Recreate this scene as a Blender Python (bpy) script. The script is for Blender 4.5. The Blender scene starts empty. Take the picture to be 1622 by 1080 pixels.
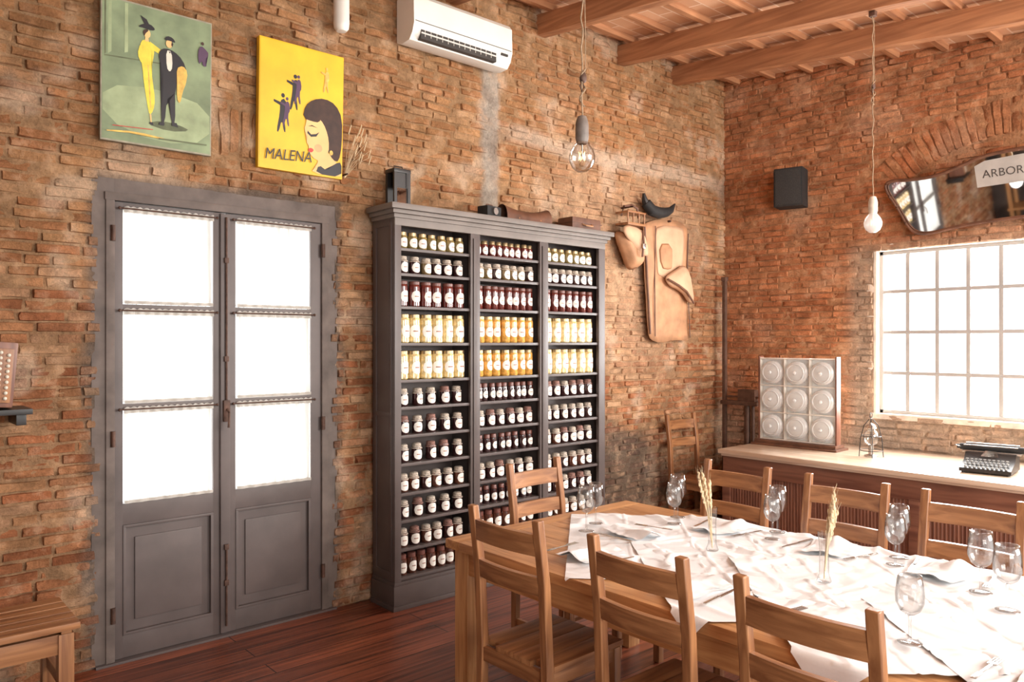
import bpy, bmesh, math, random
from mathutils import Vector, Matrix, noise, Euler
random.seed(7)
R = random.random
def U(a, b): return a + (b - a) * random.random()
scene = bpy.context.scene
COL = scene.collection
H = 1.65
YW = 4.29     # plane of the wall with the door
XW = 6.545    # plane of the wall with the window

# ------------------------------------------------------------------ materials
def _nodes(name):
    m = bpy.data.materials.new(name); m.use_nodes = True
    nt = m.node_tree; b = nt.nodes["Principled BSDF"]
    return m, nt, b
def mat(name, c, rough=.5, metal=0., var=.15, ns=8., bump=0., coat=0., emit=0., spec=None):
    m, nt, b = _nodes(name)
    tc = nt.nodes.new("ShaderNodeTexCoord"); n = nt.nodes.new("ShaderNodeTexNoise")
    n.inputs["Scale"].default_value = ns; n.inputs["Detail"].default_value = 5
    nt.links.new(tc.outputs["Object"], n.inputs["Vector"])
    r = nt.nodes.new("ShaderNodeValToRGB")
    r.color_ramp.elements[0].position = .3; r.color_ramp.elements[1].position = .7
    r.color_ramp.elements[0].color = (*[x * (1 - var) for x in c], 1)
    r.color_ramp.elements[1].color = (*[min(1, x * (1 + var)) for x in c], 1)
    nt.links.new(n.outputs["Fac"], r.inputs["Fac"])
    nt.links.new(r.outputs["Color"], b.inputs["Base Color"])
    b.inputs["Roughness"].default_value = rough; b.inputs["Metallic"].default_value = metal
    b.inputs["Coat Weight"].default_value = coat
    if spec is not None: b.inputs["Specular IOR Level"].default_value = spec
    if emit:
        nt.links.new(r.outputs["Color"], b.inputs["Emission Color"]); b.inputs["Emission Strength"].default_value = emit
    if bump:
        bp = nt.nodes.new("ShaderNodeBump"); bp.inputs["Strength"].default_value = bump; bp.inputs["Distance"].default_value = .01
        nt.links.new(n.outputs["Fac"], bp.inputs["Height"]); nt.links.new(bp.outputs["Normal"], b.inputs["Normal"])
    return m
def wood(name, c1, c2, axis='Z', rough=.4, sc=22., coat=.15):
    m, nt, b = _nodes(name)
    tc = nt.nodes.new("ShaderNodeTexCoord"); mp = nt.nodes.new("ShaderNodeMapping")
    s = [sc, sc, sc]; s['XYZ'.index(axis)] = sc * .07
    mp.inputs["Scale"].default_value = s
    nt.links.new(tc.outputs["Object"], mp.inputs["Vector"])
    n = nt.nodes.new("ShaderNodeTexNoise"); n.inputs["Scale"].default_value = 1.6; n.inputs["Detail"].default_value = 6
    n.inputs["Distortion"].default_value = .8
    nt.links.new(mp.outputs["Vector"], n.inputs["Vector"])
    r = nt.nodes.new("ShaderNodeValToRGB")
    r.color_ramp.elements[0].position = .32; r.color_ramp.elements[1].position = .66
    r.color_ramp.elements[0].color = (*c1, 1); r.color_ramp.elements[1].color = (*c2, 1)
    nt.links.new(n.outputs["Fac"], r.inputs["Fac"]); nt.links.new(r.outputs["Color"], b.inputs["Base Color"])
    b.inputs["Roughness"].default_value = rough; b.inputs["Coat Weight"].default_value = coat
    b.inputs["Coat Roughness"].default_value = .3
    bp = nt.nodes.new("ShaderNodeBump"); bp.inputs["Strength"].default_value = .25; bp.inputs["Distance"].default_value = .004
    nt.links.new(n.outputs["Fac"], bp.inputs["Height"]); nt.links.new(bp.outputs["Normal"], b.inputs["Normal"])
    return m
def thin_glass(name, tint=(1, 1, 1), lo=.06, hi=.7, milk=0., edge=1.):
    m = bpy.data.materials.new(name); m.use_nodes = True; nt = m.node_tree; nt.nodes.clear()
    o = nt.nodes.new("ShaderNodeOutputMaterial"); mx = nt.nodes.new("ShaderNodeMixShader")
    t = nt.nodes.new("ShaderNodeBsdfTransparent"); g = nt.nodes.new("ShaderNodeBsdfGlossy")
    t.inputs["Color"].default_value = (*tint, 1); g.inputs["Roughness"].default_value = .03
    lw = nt.nodes.new("ShaderNodeLayerWeight"); lw.inputs["Blend"].default_value = .35
    mr = nt.nodes.new("ShaderNodeMapRange"); mr.inputs["To Min"].default_value = lo; mr.inputs["To Max"].default_value = hi
    nt.links.new(lw.outputs["Facing"], mr.inputs["Value"]); nt.links.new(mr.outputs["Result"], mx.inputs["Fac"])
    if edge < 1:   # longer path through the glass at grazing angle absorbs more
        cr = nt.nodes.new("ShaderNodeValToRGB"); cr.color_ramp.elements[0].position = .25; cr.color_ramp.elements[1].position = .85
        cr.color_ramp.elements[0].color = (*tint, 1); cr.color_ramp.elements[1].color = (edge, edge, edge, 1)
        nt.links.new(lw.outputs["Facing"], cr.inputs["Fac"]); nt.links.new(cr.outputs["Color"], t.inputs["Color"])
    nt.links.new(t.outputs[0], mx.inputs[1]); nt.links.new(g.outputs[0], mx.inputs[2])
    out = mx.outputs[0]
    if milk:
        d = nt.nodes.new("ShaderNodeBsdfDiffuse"); d.inputs[0].default_value = (.97, .97, .96, 1)
        m2 = nt.nodes.new("ShaderNodeMixShader"); m2.inputs[0].default_value = milk
        nt.links.new(out, m2.inputs[1]); nt.links.new(d.outputs[0], m2.inputs[2]); out = m2.outputs[0]
    nt.links.new(out, o.inputs["Surface"])
    return m
def brick_mat(name, ns=60, dk=.62, lt=1.3, smear=.5):
    m, nt, b = _nodes(name)
    at = nt.nodes.new("ShaderNodeAttribute"); at.attribute_name = "Col"
    tc = nt.nodes.new("ShaderNodeTexCoord"); n = nt.nodes.new("ShaderNodeTexNoise")
    n.inputs["Scale"].default_value = ns; n.inputs["Detail"].default_value = 8; n.inputs["Roughness"].default_value = .75
    nt.links.new(tc.outputs["Object"], n.inputs["Vector"])
    n2 = nt.nodes.new("ShaderNodeTexNoise"); n2.inputs["Scale"].default_value = 12; n2.inputs["Detail"].default_value = 8; n2.inputs["Roughness"].default_value = .6
    nt.links.new(tc.outputs["Object"], n2.inputs["Vector"])
    ad = nt.nodes.new("ShaderNodeMath"); ad.operation = 'ADD'
    nt.links.new(n.outputs["Fac"], ad.inputs[0]); nt.links.new(n2.outputs["Fac"], ad.inputs[1])
    mr = nt.nodes.new("ShaderNodeMapRange"); mr.inputs["From Min"].default_value = .7; mr.inputs["From Max"].default_value = 1.3
    mr.inputs["To Min"].default_value = dk; mr.inputs["To Max"].default_value = lt
    nt.links.new(ad.outputs[0], mr.inputs["Value"])
    mu = nt.nodes.new("ShaderNodeVectorMath"); mu.operation = 'SCALE'
    nt.links.new(at.outputs["Color"], mu.inputs[0]); nt.links.new(mr.outputs["Result"], mu.inputs["Scale"])
    cr = nt.nodes.new("ShaderNodeMapRange"); cr.inputs["From Min"].default_value = .55; cr.inputs["From Max"].default_value = .68; cr.inputs["To Max"].default_value = smear
    nt.links.new(n2.outputs["Fac"], cr.inputs["Value"])
    mx = nt.nodes.new("ShaderNodeMix"); mx.data_type = 'RGBA'; mx.inputs[7].default_value = (.70, .46, .29, 1)
    nt.links.new(cr.outputs["Result"], mx.inputs[0]); nt.links.new(mu.outputs["Vector"], mx.inputs[6])
    nt.links.new(mx.outputs[2], b.inputs["Base Color"]); b.inputs["Roughness"].default_value = .92
    b.inputs["Specular IOR Level"].default_value = .12
    bp = nt.nodes.new("ShaderNodeBump"); bp.inputs["Strength"].default_value = 1.; bp.inputs["Distance"].default_value = .019
    nt.links.new(ad.outputs[0], bp.inputs["Height"]); nt.links.new(bp.outputs["Normal"], b.inputs["Normal"])
    return m

M = {}
M['brick'] = brick_mat("old_brick", 70, .55, 1.32, .45)
M['mortar'] = brick_mat("old_mortar", 55, .55, 1.25, .35)
M['grey'] = mat("grey_door_paint", (.112, .088, .082), .5, var=.18, ns=5, bump=.15)
M['greyfr'] = mat("worn_door_surround_paint", (.14, .11, .095), .7, var=.35, ns=7, bump=.4)
M['greydk'] = mat("grey_bookcase_paint", (.090, .068, .062), .42, var=.15, ns=5, bump=.1)
M['greytop'] = mat("grey_cornice_paint", (.17, .14, .12), .5, var=.15, ns=6)
M['black'] = mat("black_iron", (.018, .015, .014), .4, var=.3, ns=20)
M['blackm'] = mat("black_matte", (.014, .013, .013), .75, var=.3, ns=30)
M['rust'] = mat("rusty_iron", (.09, .045, .03), .6, .3, var=.4, ns=30, bump=.3)
M['oldiron'] = mat("brown_old_iron", (.12, .066, .045), .6, .1, var=.3, ns=20)
M['steel'] = mat("steel", (.55, .53, .5), .25, .9, var=.1)
M['brass'] = mat("brass", (.6, .38, .12), .3, .9, var=.15)
M['white'] = mat("white_plastic", (.80, .77, .70), .35, var=.03)
M['slot'] = mat("dark_slot", (.05, .045, .04), .6, var=.1)
for a in 'XYZ':
    M['ch' + a] = wood("chair_wood_" + a.lower(), (.20, .078, .031), (.43, .20, .084), a, .38)
    M['tb' + a] = wood("table_wood_" + a.lower(), (.40, .17, .06), (.66, .36, .155), a, .38)
    M['bm' + a] = wood("beam_wood_" + a.lower(), (.30, .125, .056), (.55, .27, .13), a, .65, 14, 0)
    M['dk' + a] = wood("desk_wood_" + a.lower(), (.13, .048, .03), (.26, .11, .065), a, .4, 14)
M['leather'] = mat("tan_leather", (.48, .25, .13), .7, var=.25, ns=9, bump=.3)
M['leatherdk'] = mat("dark_leather", (.13, .055, .03), .55, var=.35, ns=12, bump=.3)
M['leatherlt'] = mat("pale_hide", (.64, .40, .25), .8, var=.15, ns=7, bump=.2)
M['linen'] = mat("white_linen", (.84, .85, .86), .9, var=.015, ns=120, bump=.03)
M['glass'] = thin_glass("clear_glass", (.97, .975, .975), .06, .6, edge=.5)
M['frost'] = thin_glass("frosted_glass", (.98, .985, .985), .05, .5, .4)
M['rackglass'] = thin_glass("thick_pressed_glass", (.98, .99, .99), .08, .6, .38, edge=.7)
M['bulb'] = thin_glass("bulb_glass", (.95, .95, .94), .10, .7, edge=.6)
M['pane'] = thin_glass("window_glass", (.98, .99, 1), .02, .3)
M['straw'] = mat("dried_straw", (.70, .55, .35), .8, var=.2, ns=40)
M['paper'] = mat("cream_paper", (.72, .66, .55), .7, var=.05)
mm, nt, b = _nodes("mirror_glass"); b.inputs["Metallic"].default_value = 1; b.inputs["Roughness"].default_value = .03
b.inputs["Base Color"].default_value = (.66, .67, .68, 1); M['mirror'] = mm
def sheer(name, dcol, tcol, fac, low=.72):
    mm = bpy.data.materials.new(name); mm.use_nodes = True; nt = mm.node_tree; nt.nodes.clear()
    o = nt.nodes.new("ShaderNodeOutputMaterial"); mx = nt.nodes.new("ShaderNodeMixShader"); mx.inputs[0].default_value = fac
    d = nt.nodes.new("ShaderNodeBsdfDiffuse"); t = nt.nodes.new("ShaderNodeBsdfTranslucent")
    tc = nt.nodes.new("ShaderNodeTexCoord"); mp = nt.nodes.new("ShaderNodeMapping"); mp.inputs["Scale"].default_value = (45, 1, 1.5)
    n = nt.nodes.new("ShaderNodeTexNoise"); n.inputs["Scale"].default_value = 1.; n.inputs["Detail"].default_value = 4
    nt.links.new(tc.outputs["Object"], mp.inputs["Vector"]); nt.links.new(mp.outputs["Vector"], n.inputs["Vector"])
    cr = nt.nodes.new("ShaderNodeValToRGB"); cr.color_ramp.elements[0].position = .35; cr.color_ramp.elements[1].position = .65
    cr.color_ramp.elements[0].color = (*[x * low for x in tcol], 1); cr.color_ramp.elements[1].color = (*tcol, 1)
    nt.links.new(n.outputs["Fac"], cr.inputs["Fac"]); nt.links.new(cr.outputs["Color"], t.inputs[0])
    d.inputs[0].default_value = (*dcol, 1)
    nt.links.new(d.outputs[0], mx.inputs[1]); nt.links.new(t.outputs[0], mx.inputs[2]); nt.links.new(mx.outputs[0], o.inputs[0])
    return mm
M['curtain'] = sheer("curtain_cloth", (.84, .83, .80), (.74, .72, .68), .55, .6)
M['lace'] = sheer("curtain_lace", (.80, .76, .70), (.40, .36, .32), .5)
M['rackback'] = sheer("pale_rack_back", (.99, .985, .97), (.9, .88, .85), .1)
# floor boards
mm, nt, b = _nodes("floor_boards")
tc = nt.nodes.new("ShaderNodeTexCoord"); bt = nt.nodes.new("ShaderNodeTexBrick")
bt.offset = .37; bt.inputs["Scale"].default_value = 1; bt.inputs["Brick Width"].default_value = 2.6; bt.inputs["Row Height"].default_value = .13
bt.inputs["Mortar Size"].default_value = .0035; bt.inputs["Mortar Smooth"].default_value = .3
bt.inputs["Color1"].default_value = (.23, .066, .031, 1); bt.inputs["Color2"].default_value = (.115, .034, .018, 1); bt.inputs["Mortar"].default_value = (.012, .005, .003, 1)
nt.links.new(tc.outputs["Object"], bt.inputs["Vector"])
mp = nt.nodes.new("ShaderNodeMapping"); mp.inputs["Scale"].default_value = (1.2, 22, 1)
nt.links.new(tc.outputs["Object"], mp.inputs["Vector"])
n = nt.nodes.new("ShaderNodeTexNoise"); n.inputs["Scale"].default_value = 1.5; n.inputs["Detail"].default_value = 7
nt.links.new(mp.outputs["Vector"], n.inputs["Vector"])
mr = nt.nodes.new("ShaderNodeMapRange"); mr.inputs["From Min"].default_value = .3; mr.inputs["From Max"].default_value = .7; mr.inputs["To Min"].default_value = .45; mr.inputs["To Max"].default_value = 1.7
nt.links.new(n.outputs["Fac"], mr.inputs["Value"])
mu = nt.nodes.new("ShaderNodeVectorMath"); mu.operation = 'SCALE'
nt.links.new(bt.outputs["Color"], mu.inputs[0]); nt.links.new(mr.outputs["Result"], mu.inputs["Scale"]); nt.links.new(mu.outputs["Vector"], b.inputs["Base Color"])
b.inputs["Roughness"].default_value = .34
bp = nt.nodes.new("ShaderNodeBump"); bp.inputs["Strength"].default_value = .3; bp.inputs["Distance"].default_value = .006
nt.links.new(n.outputs["Fac"], bp.inputs["Height"]); nt.links.new(bp.outputs["Normal"], b.inputs["Normal"])
M['floor'] = mm
# ceiling tiles
mm, nt, b = _nodes("ceiling_tiles")
tc = nt.nodes.new("ShaderNodeTexCoord"); bt = nt.nodes.new("ShaderNodeTexBrick")
bt.inputs["Scale"].default_value = 1; bt.inputs["Brick Width"].default_value = .26; bt.inputs["Row Height"].default_value = .13
bt.inputs["Mortar Size"].default_value = .006
bt.inputs["Color1"].default_value = (.76, .46, .28, 1); bt.inputs["Color2"].default_value = (.57, .31, .17, 1); bt.inputs["Mortar"].default_value = (.80, .60, .44, 1)
nt.links.new(tc.outputs["Object"], bt.inputs["Vector"]); nt.links.new(bt.outputs["Color"], b.inputs["Base Color"]); b.inputs["Roughness"].default_value = .8
M['tile'] = mm

# ------------------------------------------------------------------ mesh builder
class MB:
    def __init__(s): s.v = []; s.f = []; s.m = []
    def add(s, vs, fs, mi=0, Mx=None):
        o = len(s.v)
        for p in vs:
            p = Vector(p)
            if Mx is not None: p = Mx @ p
            s.v.append(tuple(p))
        for f in fs: s.f.append([i + o for i in f]); s.m.append(mi)
    def box(s, x0, x1, y0, y1, z0, z1, bev=0., mi=0, Mx=None):
        bm = bmesh.new(); bmesh.ops.create_cube(bm, size=1)
        for v in bm.verts:
            v.co = Vector(((x0 + x1) / 2 + v.co.x * (x1 - x0), (y0 + y1) / 2 + v.co.y * (y1 - y0), (z0 + z1) / 2 + v.co.z * (z1 - z0)))
        if bev: bmesh.ops.bevel(bm, geom=bm.edges[:], offset=bev, segments=2, affect='EDGES', profile=.7)
        bm.verts.ensure_lookup_table(); bm.verts.index_update()
        s.add([v.co.copy() for v in bm.verts], [[v.index for v in f.verts] for f in bm.faces], mi, Mx); bm.free()
        return s
    def lathe(s, prof, c=(0, 0, 0), seg=20, mi=0, Mx=None, a0=0., a1=None):
        full = a1 is None; 
        if full: a1 = 2 * math.pi
        n = seg if full else seg + 1; vs = []; fs = []
        for (r, z) in prof:
            for k in range(n):
                a = a0 + (a1 - a0) * k / seg
                vs.append((c[0] + r * math.cos(a), c[1] + r * math.sin(a), c[2] + z))
        for i in range(len(prof) - 1):
            for k in range(seg):
                k2 = (k + 1) % n
                fs.append([i * n + k, i * n + k2, (i + 1) * n + k2, (i + 1) * n + k])
        s.add(vs, fs, mi, Mx); return s
    def cyl(s, p0, p1, r0, r1=None, seg=12, mi=0, Mx=None):
        if r1 is None: r1 = r0
        p0 = Vector(p0); p1 = Vector(p1); d = p1 - p0; L = d.length
        q = d.to_track_quat('Z', 'Y').to_matrix().to_4x4(); T = Matrix.Translation(p0) @ q
        if Mx is not None: T = Mx @ T
        s.lathe([(0.0001, 0), (r0, 0), (r1, L), (0.0001, L)], (0, 0, 0), seg, mi, T); return s
    def tube(s, pts, r, seg=8, mi=0, closed=False, Mx=None):
        pts = [Vector(p) for p in pts]; n = len(pts); vs = []; fs = []
        for i, p in enumerate(pts):
            a = pts[(i - 1) % n] if (closed or i > 0) else p; bb = pts[(i + 1) % n] if (closed or i < n - 1) else p
            t = (bb - a).normalized(); up = Vector((0, 0, 1)) if abs(t.z) < .9 else Vector((1, 0, 0))
            u = t.cross(up).normalized(); w = t.cross(u).normalized()
            rr = r[i] if isinstance(r, (list, tuple)) else r
            for k in range(seg):
                an = 2 * math.pi * k / seg; vs.append(p + u * (rr * math.cos(an)) + w * (rr * math.sin(an)))
        for i in range(n if closed else n - 1):
            j = (i + 1) % n
            for k in range(seg): fs.append([i * seg + k, i * seg + (k + 1) % seg, j * seg + (k + 1) % seg, j * seg + k])
        if not closed: fs.append(list(range(seg))[::-1]); fs.append([(n - 1) * seg + k for k in range(seg)])
        s.add(vs, fs, mi, Mx); return s
    def ball(s, c, r, sc=(1, 1, 1), seg=14, mi=0, Mx=None):
        pr = [(max(.0001, math.sin(math.pi * i / 8)), -math.cos(math.pi * i / 8)) for i in range(9)]
        T = Matrix.Translation(c) @ Matrix.Diagonal((r * sc[0], r * sc[1], r * sc[2], 1))
        if Mx is not None: T = Mx @ T
        s.lathe(pr, (0, 0, 0), seg, mi, T); return s
    def prism(s, pts, t, mi=0, Mx=None):
        n = len(pts); vs = [(p[0], p[1], 0) for p in pts] + [(p[0], p[1], t) for p in pts]
        fs = [list(range(n))[::-1], [n + i for i in range(n)]] + [[i, (i + 1) % n, n + (i + 1) % n, n + i] for i in range(n)]
        s.add(vs, fs, mi, Mx); return s
    def grid(s, nu, nv, fn, mi=0, skip=None):
        vs = [fn(i / nu, j / nv) for j in range(nv + 1) for i in range(nu + 1)]
        fs = [[j * (nu + 1) + i, j * (nu + 1) + i + 1, (j + 1) * (nu + 1) + i + 1, (j + 1) * (nu + 1) + i] for j in range(nv) for i in range(nu)]
        s.add(vs, fs, mi); return s
    def obj(s, name, mats, parent=None, loc=(0, 0, 0), ang=35, flat=False):
        me = bpy.data.meshes.new(name); me.from_pydata(s.v, [], s.f); me.update()
        for m in (mats if isinstance(mats, (list, tuple)) else [mats]): me.materials.append(m)
        me.polygons.foreach_set("material_index", s.m)
        if not flat: me.shade_smooth(); me.set_sharp_from_angle(angle=math.radians(ang))
        ob = bpy.data.objects.new(name, me); COL.objects.link(ob); ob.location = loc
        if parent: ob.parent = parent
        return ob
def tag(o, label=None, cat=None, group=None, kind=None):
    if label: o["label"] = label
    if cat: o["category"] = cat
    if group: o["group"] = group
    if kind: o["kind"] = kind
    return o
def root(name, label, cat, loc=(0, 0, 0), rz=0., group=None):
    e = bpy.data.objects.new(name, None); COL.objects.link(e); e.location = loc; e.rotation_euler = (0, 0, rz)
    e.empty_display_size = .05
    return tag(e, label, cat, group)
def dup(src, loc, rz=0., label=None):
    r = src.copy(); COL.objects.link(r); r.location = loc; r.rotation_euler = (0, 0, rz)
    if label: r["label"] = label
    def rec(a, bb):
        for ch in a.children:
            c = ch.copy(); COL.objects.link(c); c.parent = bb; rec(ch, c)
    rec(src, r); return r
def text_mesh(txt, size):
    cu = bpy.data.curves.new("t", 'FONT'); cu.body = txt; cu.size = size; cu.resolution_u = 3
    ob = bpy.data.objects.new("t", cu); COL.objects.link(ob)
    bpy.context.view_layer.update()
    me = bpy.data.meshes.new_from_object(ob.evaluated_get(bpy.context.evaluated_depsgraph_get()))
    vs = [v.co.copy() for v in me.vertices]; fs = [list(p.vertices) for p in me.polygons]
    bpy.data.objects.remove(ob); bpy.data.meshes.remove(me); return vs, fs

# ------------------------------------------------------------------ brick walls
def lerp(a, b, t): return tuple(a[i] + (b[i] - a[i]) * t for i in range(3))
def sm(a, b, x):
    t = max(0, min(1, (x - a) / (b - a))); return t * t * (3 - 2 * t)
def region_left(c, s, z, mort):
    n = noise.noise(Vector((s * 1.1, z * 1.1, 3))); n2 = noise.noise(Vector((s * 3, z * 3, 9))); n3 = noise.noise(Vector((s * 11, z * 11, 5)))
    f = sm(1.9, 2.9, z + n * .7) * .5
    c = lerp(c, (.54, .32, .16) if mort else (.58, .32, .14), f)
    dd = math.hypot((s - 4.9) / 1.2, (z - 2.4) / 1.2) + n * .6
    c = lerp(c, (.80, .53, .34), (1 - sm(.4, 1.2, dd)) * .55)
    c = lerp(c, (.80, .62, .46), sm(.2, .5, n2 + n3 * .35) * .45)
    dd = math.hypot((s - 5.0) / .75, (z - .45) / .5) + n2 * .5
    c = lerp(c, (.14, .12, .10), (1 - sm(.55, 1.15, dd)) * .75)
    dd = max(.97 - s, s - 2.31, z - 2.48)
    c = lerp(c, (.22, .175, .145), (1 - sm(.0, .08, dd + n2 * .05)) * (.9 if mort else .5))
    k = sm(-.25, .6, n2 + n * .5); c = lerp(c, tuple(x * .6 for x in c), (1 - k) * .45)
    w = (1 - sm(.03, .10, abs(z - 3.17 + n2 * .05))) * sm(3.5, 3.9, s)
    c = lerp(c, (.76, .60, .46), w * .6)
    w = 1 - sm(.06, .10, abs(s - 3.55 + n3 * .03)); w *= sm(2.40, 2.6, z) * (1 - sm(3.65, 3.8, z))
    c = lerp(c, lerp((.50, .44, .37), (.36, .30, .25), sm(-.3, .5, n3)), w * .85)
    return c
def region_right(c, s, z, mort):
    n = noise.noise(Vector((s * 1.3, z * 1.3, 30))); n2 = noise.noise(Vector((s * 3, z * 3, 19))); n3 = noise.noise(Vector((s * 11, z * 11, 5)))
    w = (1 - sm(.1, .28, s - 2.85 + n2 * .06)) * (1 - sm(2.35, 2.55, z)); c = lerp(c, (.58, .45, .33), w * .75)
    w = (1 - sm(.85, 1.1, z + n2 * .1)); c = lerp(c, (.60, .48, .37), w * .45)
    c = lerp(c, (.80, .52, .34), sm(.15, .55, n2 + n3 * .3) * .35)
    k = sm(-.3, .5, n2 + n * .5); c = lerp(c, tuple(x * .7 for x in c), (1 - k) * .35)
    return c
def brick_wall(name, s0, s1, ztop, pos, hole, arch, pal, mortc, region, rough, seed, flip, chase=None):
    rnd = random.Random(seed)
    vs = []; fs = []; mi = []; cs = []
    US = [-1, -.94, -.6, -.2, .2, .6, .94, 1]; VS = [-1, -.80, 0, .80, 1]
    def brick(cs_, cz, w, h, ang, dep, col):
        o = len(vs); ca = math.cos(ang); sa = math.sin(ang)
        er = rnd.random() ** 2
        for v in VS:
            for u in US:
                e = max(abs(u) >= 1, abs(v) >= 1)
                ls = u * w / 2; lz = v * h / 2
                s = cs_ + ls * ca - lz * sa; z = cz + ls * sa + lz * ca
                q = Vector((s * 9, z * 14, seed + dep * 50))
                n1 = noise.noise(q); n2 = noise.noise(q * 3.1)
                dd = dep + (n1 * .009 + n2 * .008) * (rough + er * rough)
                if e: dd = -.010
                s += n2 * .005 * rough; z += n1 * .004 * rough
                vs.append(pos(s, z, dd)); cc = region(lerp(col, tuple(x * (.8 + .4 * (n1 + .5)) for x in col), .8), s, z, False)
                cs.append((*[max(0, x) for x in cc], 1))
        nu = len(US)
        for j in range(len(VS) - 1):
            for i in range(nu - 1):
                q = [o + j * nu + i, o + j * nu + i + 1, o + (j + 1) * nu + i + 1, o + (j + 1) * nu + i]
                fs.append(q[::-1] if flip else q); mi.append(0)
    def color():
        r = rnd.random(); a = pal[int(r * len(pal)) % len(pal)]; b2 = pal[rnd.randrange(len(pal))]
        k = rnd.uniform(.85, 1.1); return tuple(x * k for x in lerp(a, b2, rnd.random() * .5))
    rh = .0545; z = 0.03; row = 0; hx0, hx1, hz0, hz1 = hole
    ac, az, r0, r1, am = arch
    while z < ztop - .02:
        s = s0 - rnd.random() * .2
        while s < s1:
            w = rnd.choice([.205, .205, .21, .195, .19, .105]) * rnd.uniform(.94, 1.05)
            a = s; b2 = s + w; s = b2 + .010; cz = z + rnd.uniform(-.002, .002) + .008 * noise.noise(Vector((a * .8, row * .1, seed)))
            if hz0 - .02 < cz < hz1 + .01:
                jit = rnd.uniform(-.028, .022) if hz0 < 0 else rnd.uniform(0, .02)
                if a < hx1 and b2 > hx0:
                    if (a + b2) / 2 < (hx0 + hx1) / 2: b2 = min(b2, hx0 - jit)
                    else: a = max(a, hx1 + jit)
                    if b2 - a < .03: continue
            m = (a + b2) / 2; dx = m - ac; dz = cz - az; rr = math.hypot(dx, dz); an = abs(math.atan2(dx, dz))
            if r0 - .02 < rr < r1 + .015 and an < am + .02: continue
            if b2 < s0 or a > s1: continue
            b2 = min(b2, s1); a = max(a, s0)
            if b2 - a < .02: continue
            if chase and abs(m - chase[0]) < .06 and chase[1] < cz < chase[2]: continue
            dep = rnd.uniform(.006, .016) if rnd.random() > .08 * rough else -.002
            brick((a + b2) / 2, cz, b2 - a, .0465 * rnd.uniform(.93, 1.06), rnd.uniform(-.014, .014) * rough, dep, color())
        z += rh; row += 1
    nb = int(2 * am * (r0 + r1) / 2 / .060)
    for k in range(nb + 1):
        t = -am + 2 * am * k / nb; rc = (r0 + r1) / 2 + rnd.uniform(-.006, .006)
        brick(ac + rc * math.sin(t), az + rc * math.cos(t), r1 - r0 + .01, .054, math.pi / 2 - t + rnd.uniform(-.02, .02), rnd.uniform(.005, .010), color())
    def axis(a, b2, h0, h1, st):
        out = []
        for p, q in ((a, h0), (h0, h1), (h1, b2)):
            if q - p < 1e-4: continue
            n = max(1, int((q - p) / st)); out += [p + (q - p) * i / n for i in range(n)]
        return out + [b2]
    ss = axis(s0, s1, hx0, hx1, .024); zs = axis(0, ztop, max(0, hz0), hz1, .022)
    o = len(vs)
    for zz in zs:
        for s in ss:
            q = Vector((s * 5, zz * 7, seed + 7)); n1 = noise.noise(q); n2 = noise.noise(q * 2.7)
            dd = .001 + (n1 * .012 + n2 * .009) * rough
            if chase: dd += .012 * (1 - sm(.05, .09, abs(s - chase[0]))) * sm(chase[1], chase[1] + .1, zz)
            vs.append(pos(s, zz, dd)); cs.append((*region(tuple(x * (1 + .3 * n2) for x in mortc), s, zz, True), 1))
    for j in range(len(zs) - 1):
        for i in range(len(ss) - 1):
            m = (ss[i] + ss[i + 1]) / 2; mz = (zs[j] + zs[j + 1]) / 2
            if hx0 < m < hx1 and hz0 < mz < hz1: continue
            n = len(ss); q = [o + j * n + i, o + j * n + i + 1, o + (j + 1) * n + i + 1, o + (j + 1) * n + i]
            fs.append(q[::-1] if flip else q); mi.append(1)
    me = bpy.data.meshes.new(name); me.from_pydata(vs, [], fs); me.update()
    me.materials.append(M['brick']); me.materials.append(M['mortar']); me.polygons.foreach_set("material_index", mi)
    at = me.color_attributes.new("Col", 'FLOAT_COLOR', 'POINT'); flatc = [x for c in cs for x in c]; at.data.foreach_set("color", flatc)
    me.shade_smooth(); me.set_sharp_from_angle(angle=math.radians(60))
    ob = bpy.data.objects.new(name, me); COL.objects.link(ob); ob["kind"] = "structure"; return ob
palL = [(.57, .22, .10), (.48, .175, .078), (.66, .34, .165), (.41, .155, .07), (.70, .42, .24), (.58, .26, .12)]
palR = [(.67, .265, .12), (.73, .32, .15), (.61, .23, .10), (.68, .30, .14), (.57, .22, .10)]
SL = .106
def ceil_z(y): return 4.19 - SL * (YW - y)
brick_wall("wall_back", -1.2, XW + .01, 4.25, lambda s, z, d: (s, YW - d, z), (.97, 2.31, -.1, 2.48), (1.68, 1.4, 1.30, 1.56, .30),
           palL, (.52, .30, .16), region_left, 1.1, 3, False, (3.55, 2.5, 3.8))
brick_wall("wall_right", -1.5, YW + .01, 4.25, lambda s, z, d: (XW - d, s, z), (1.0, 2.84, 1.04, 2.41), (1.80, 1.86, 1.34, 1.60, .66),
           palR, (.60, .30, .15), region_right, .75, 11, True)
lw_m = mat("dim_dark_wall", (.075, .055, .045), .8, var=.6, ns=2)
o = MB().box(-1.35, -1.2, -1.5, 4.5, 0, 4.2).obj("wall_left", lw_m, flat=True); o["kind"] = "structure"

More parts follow.
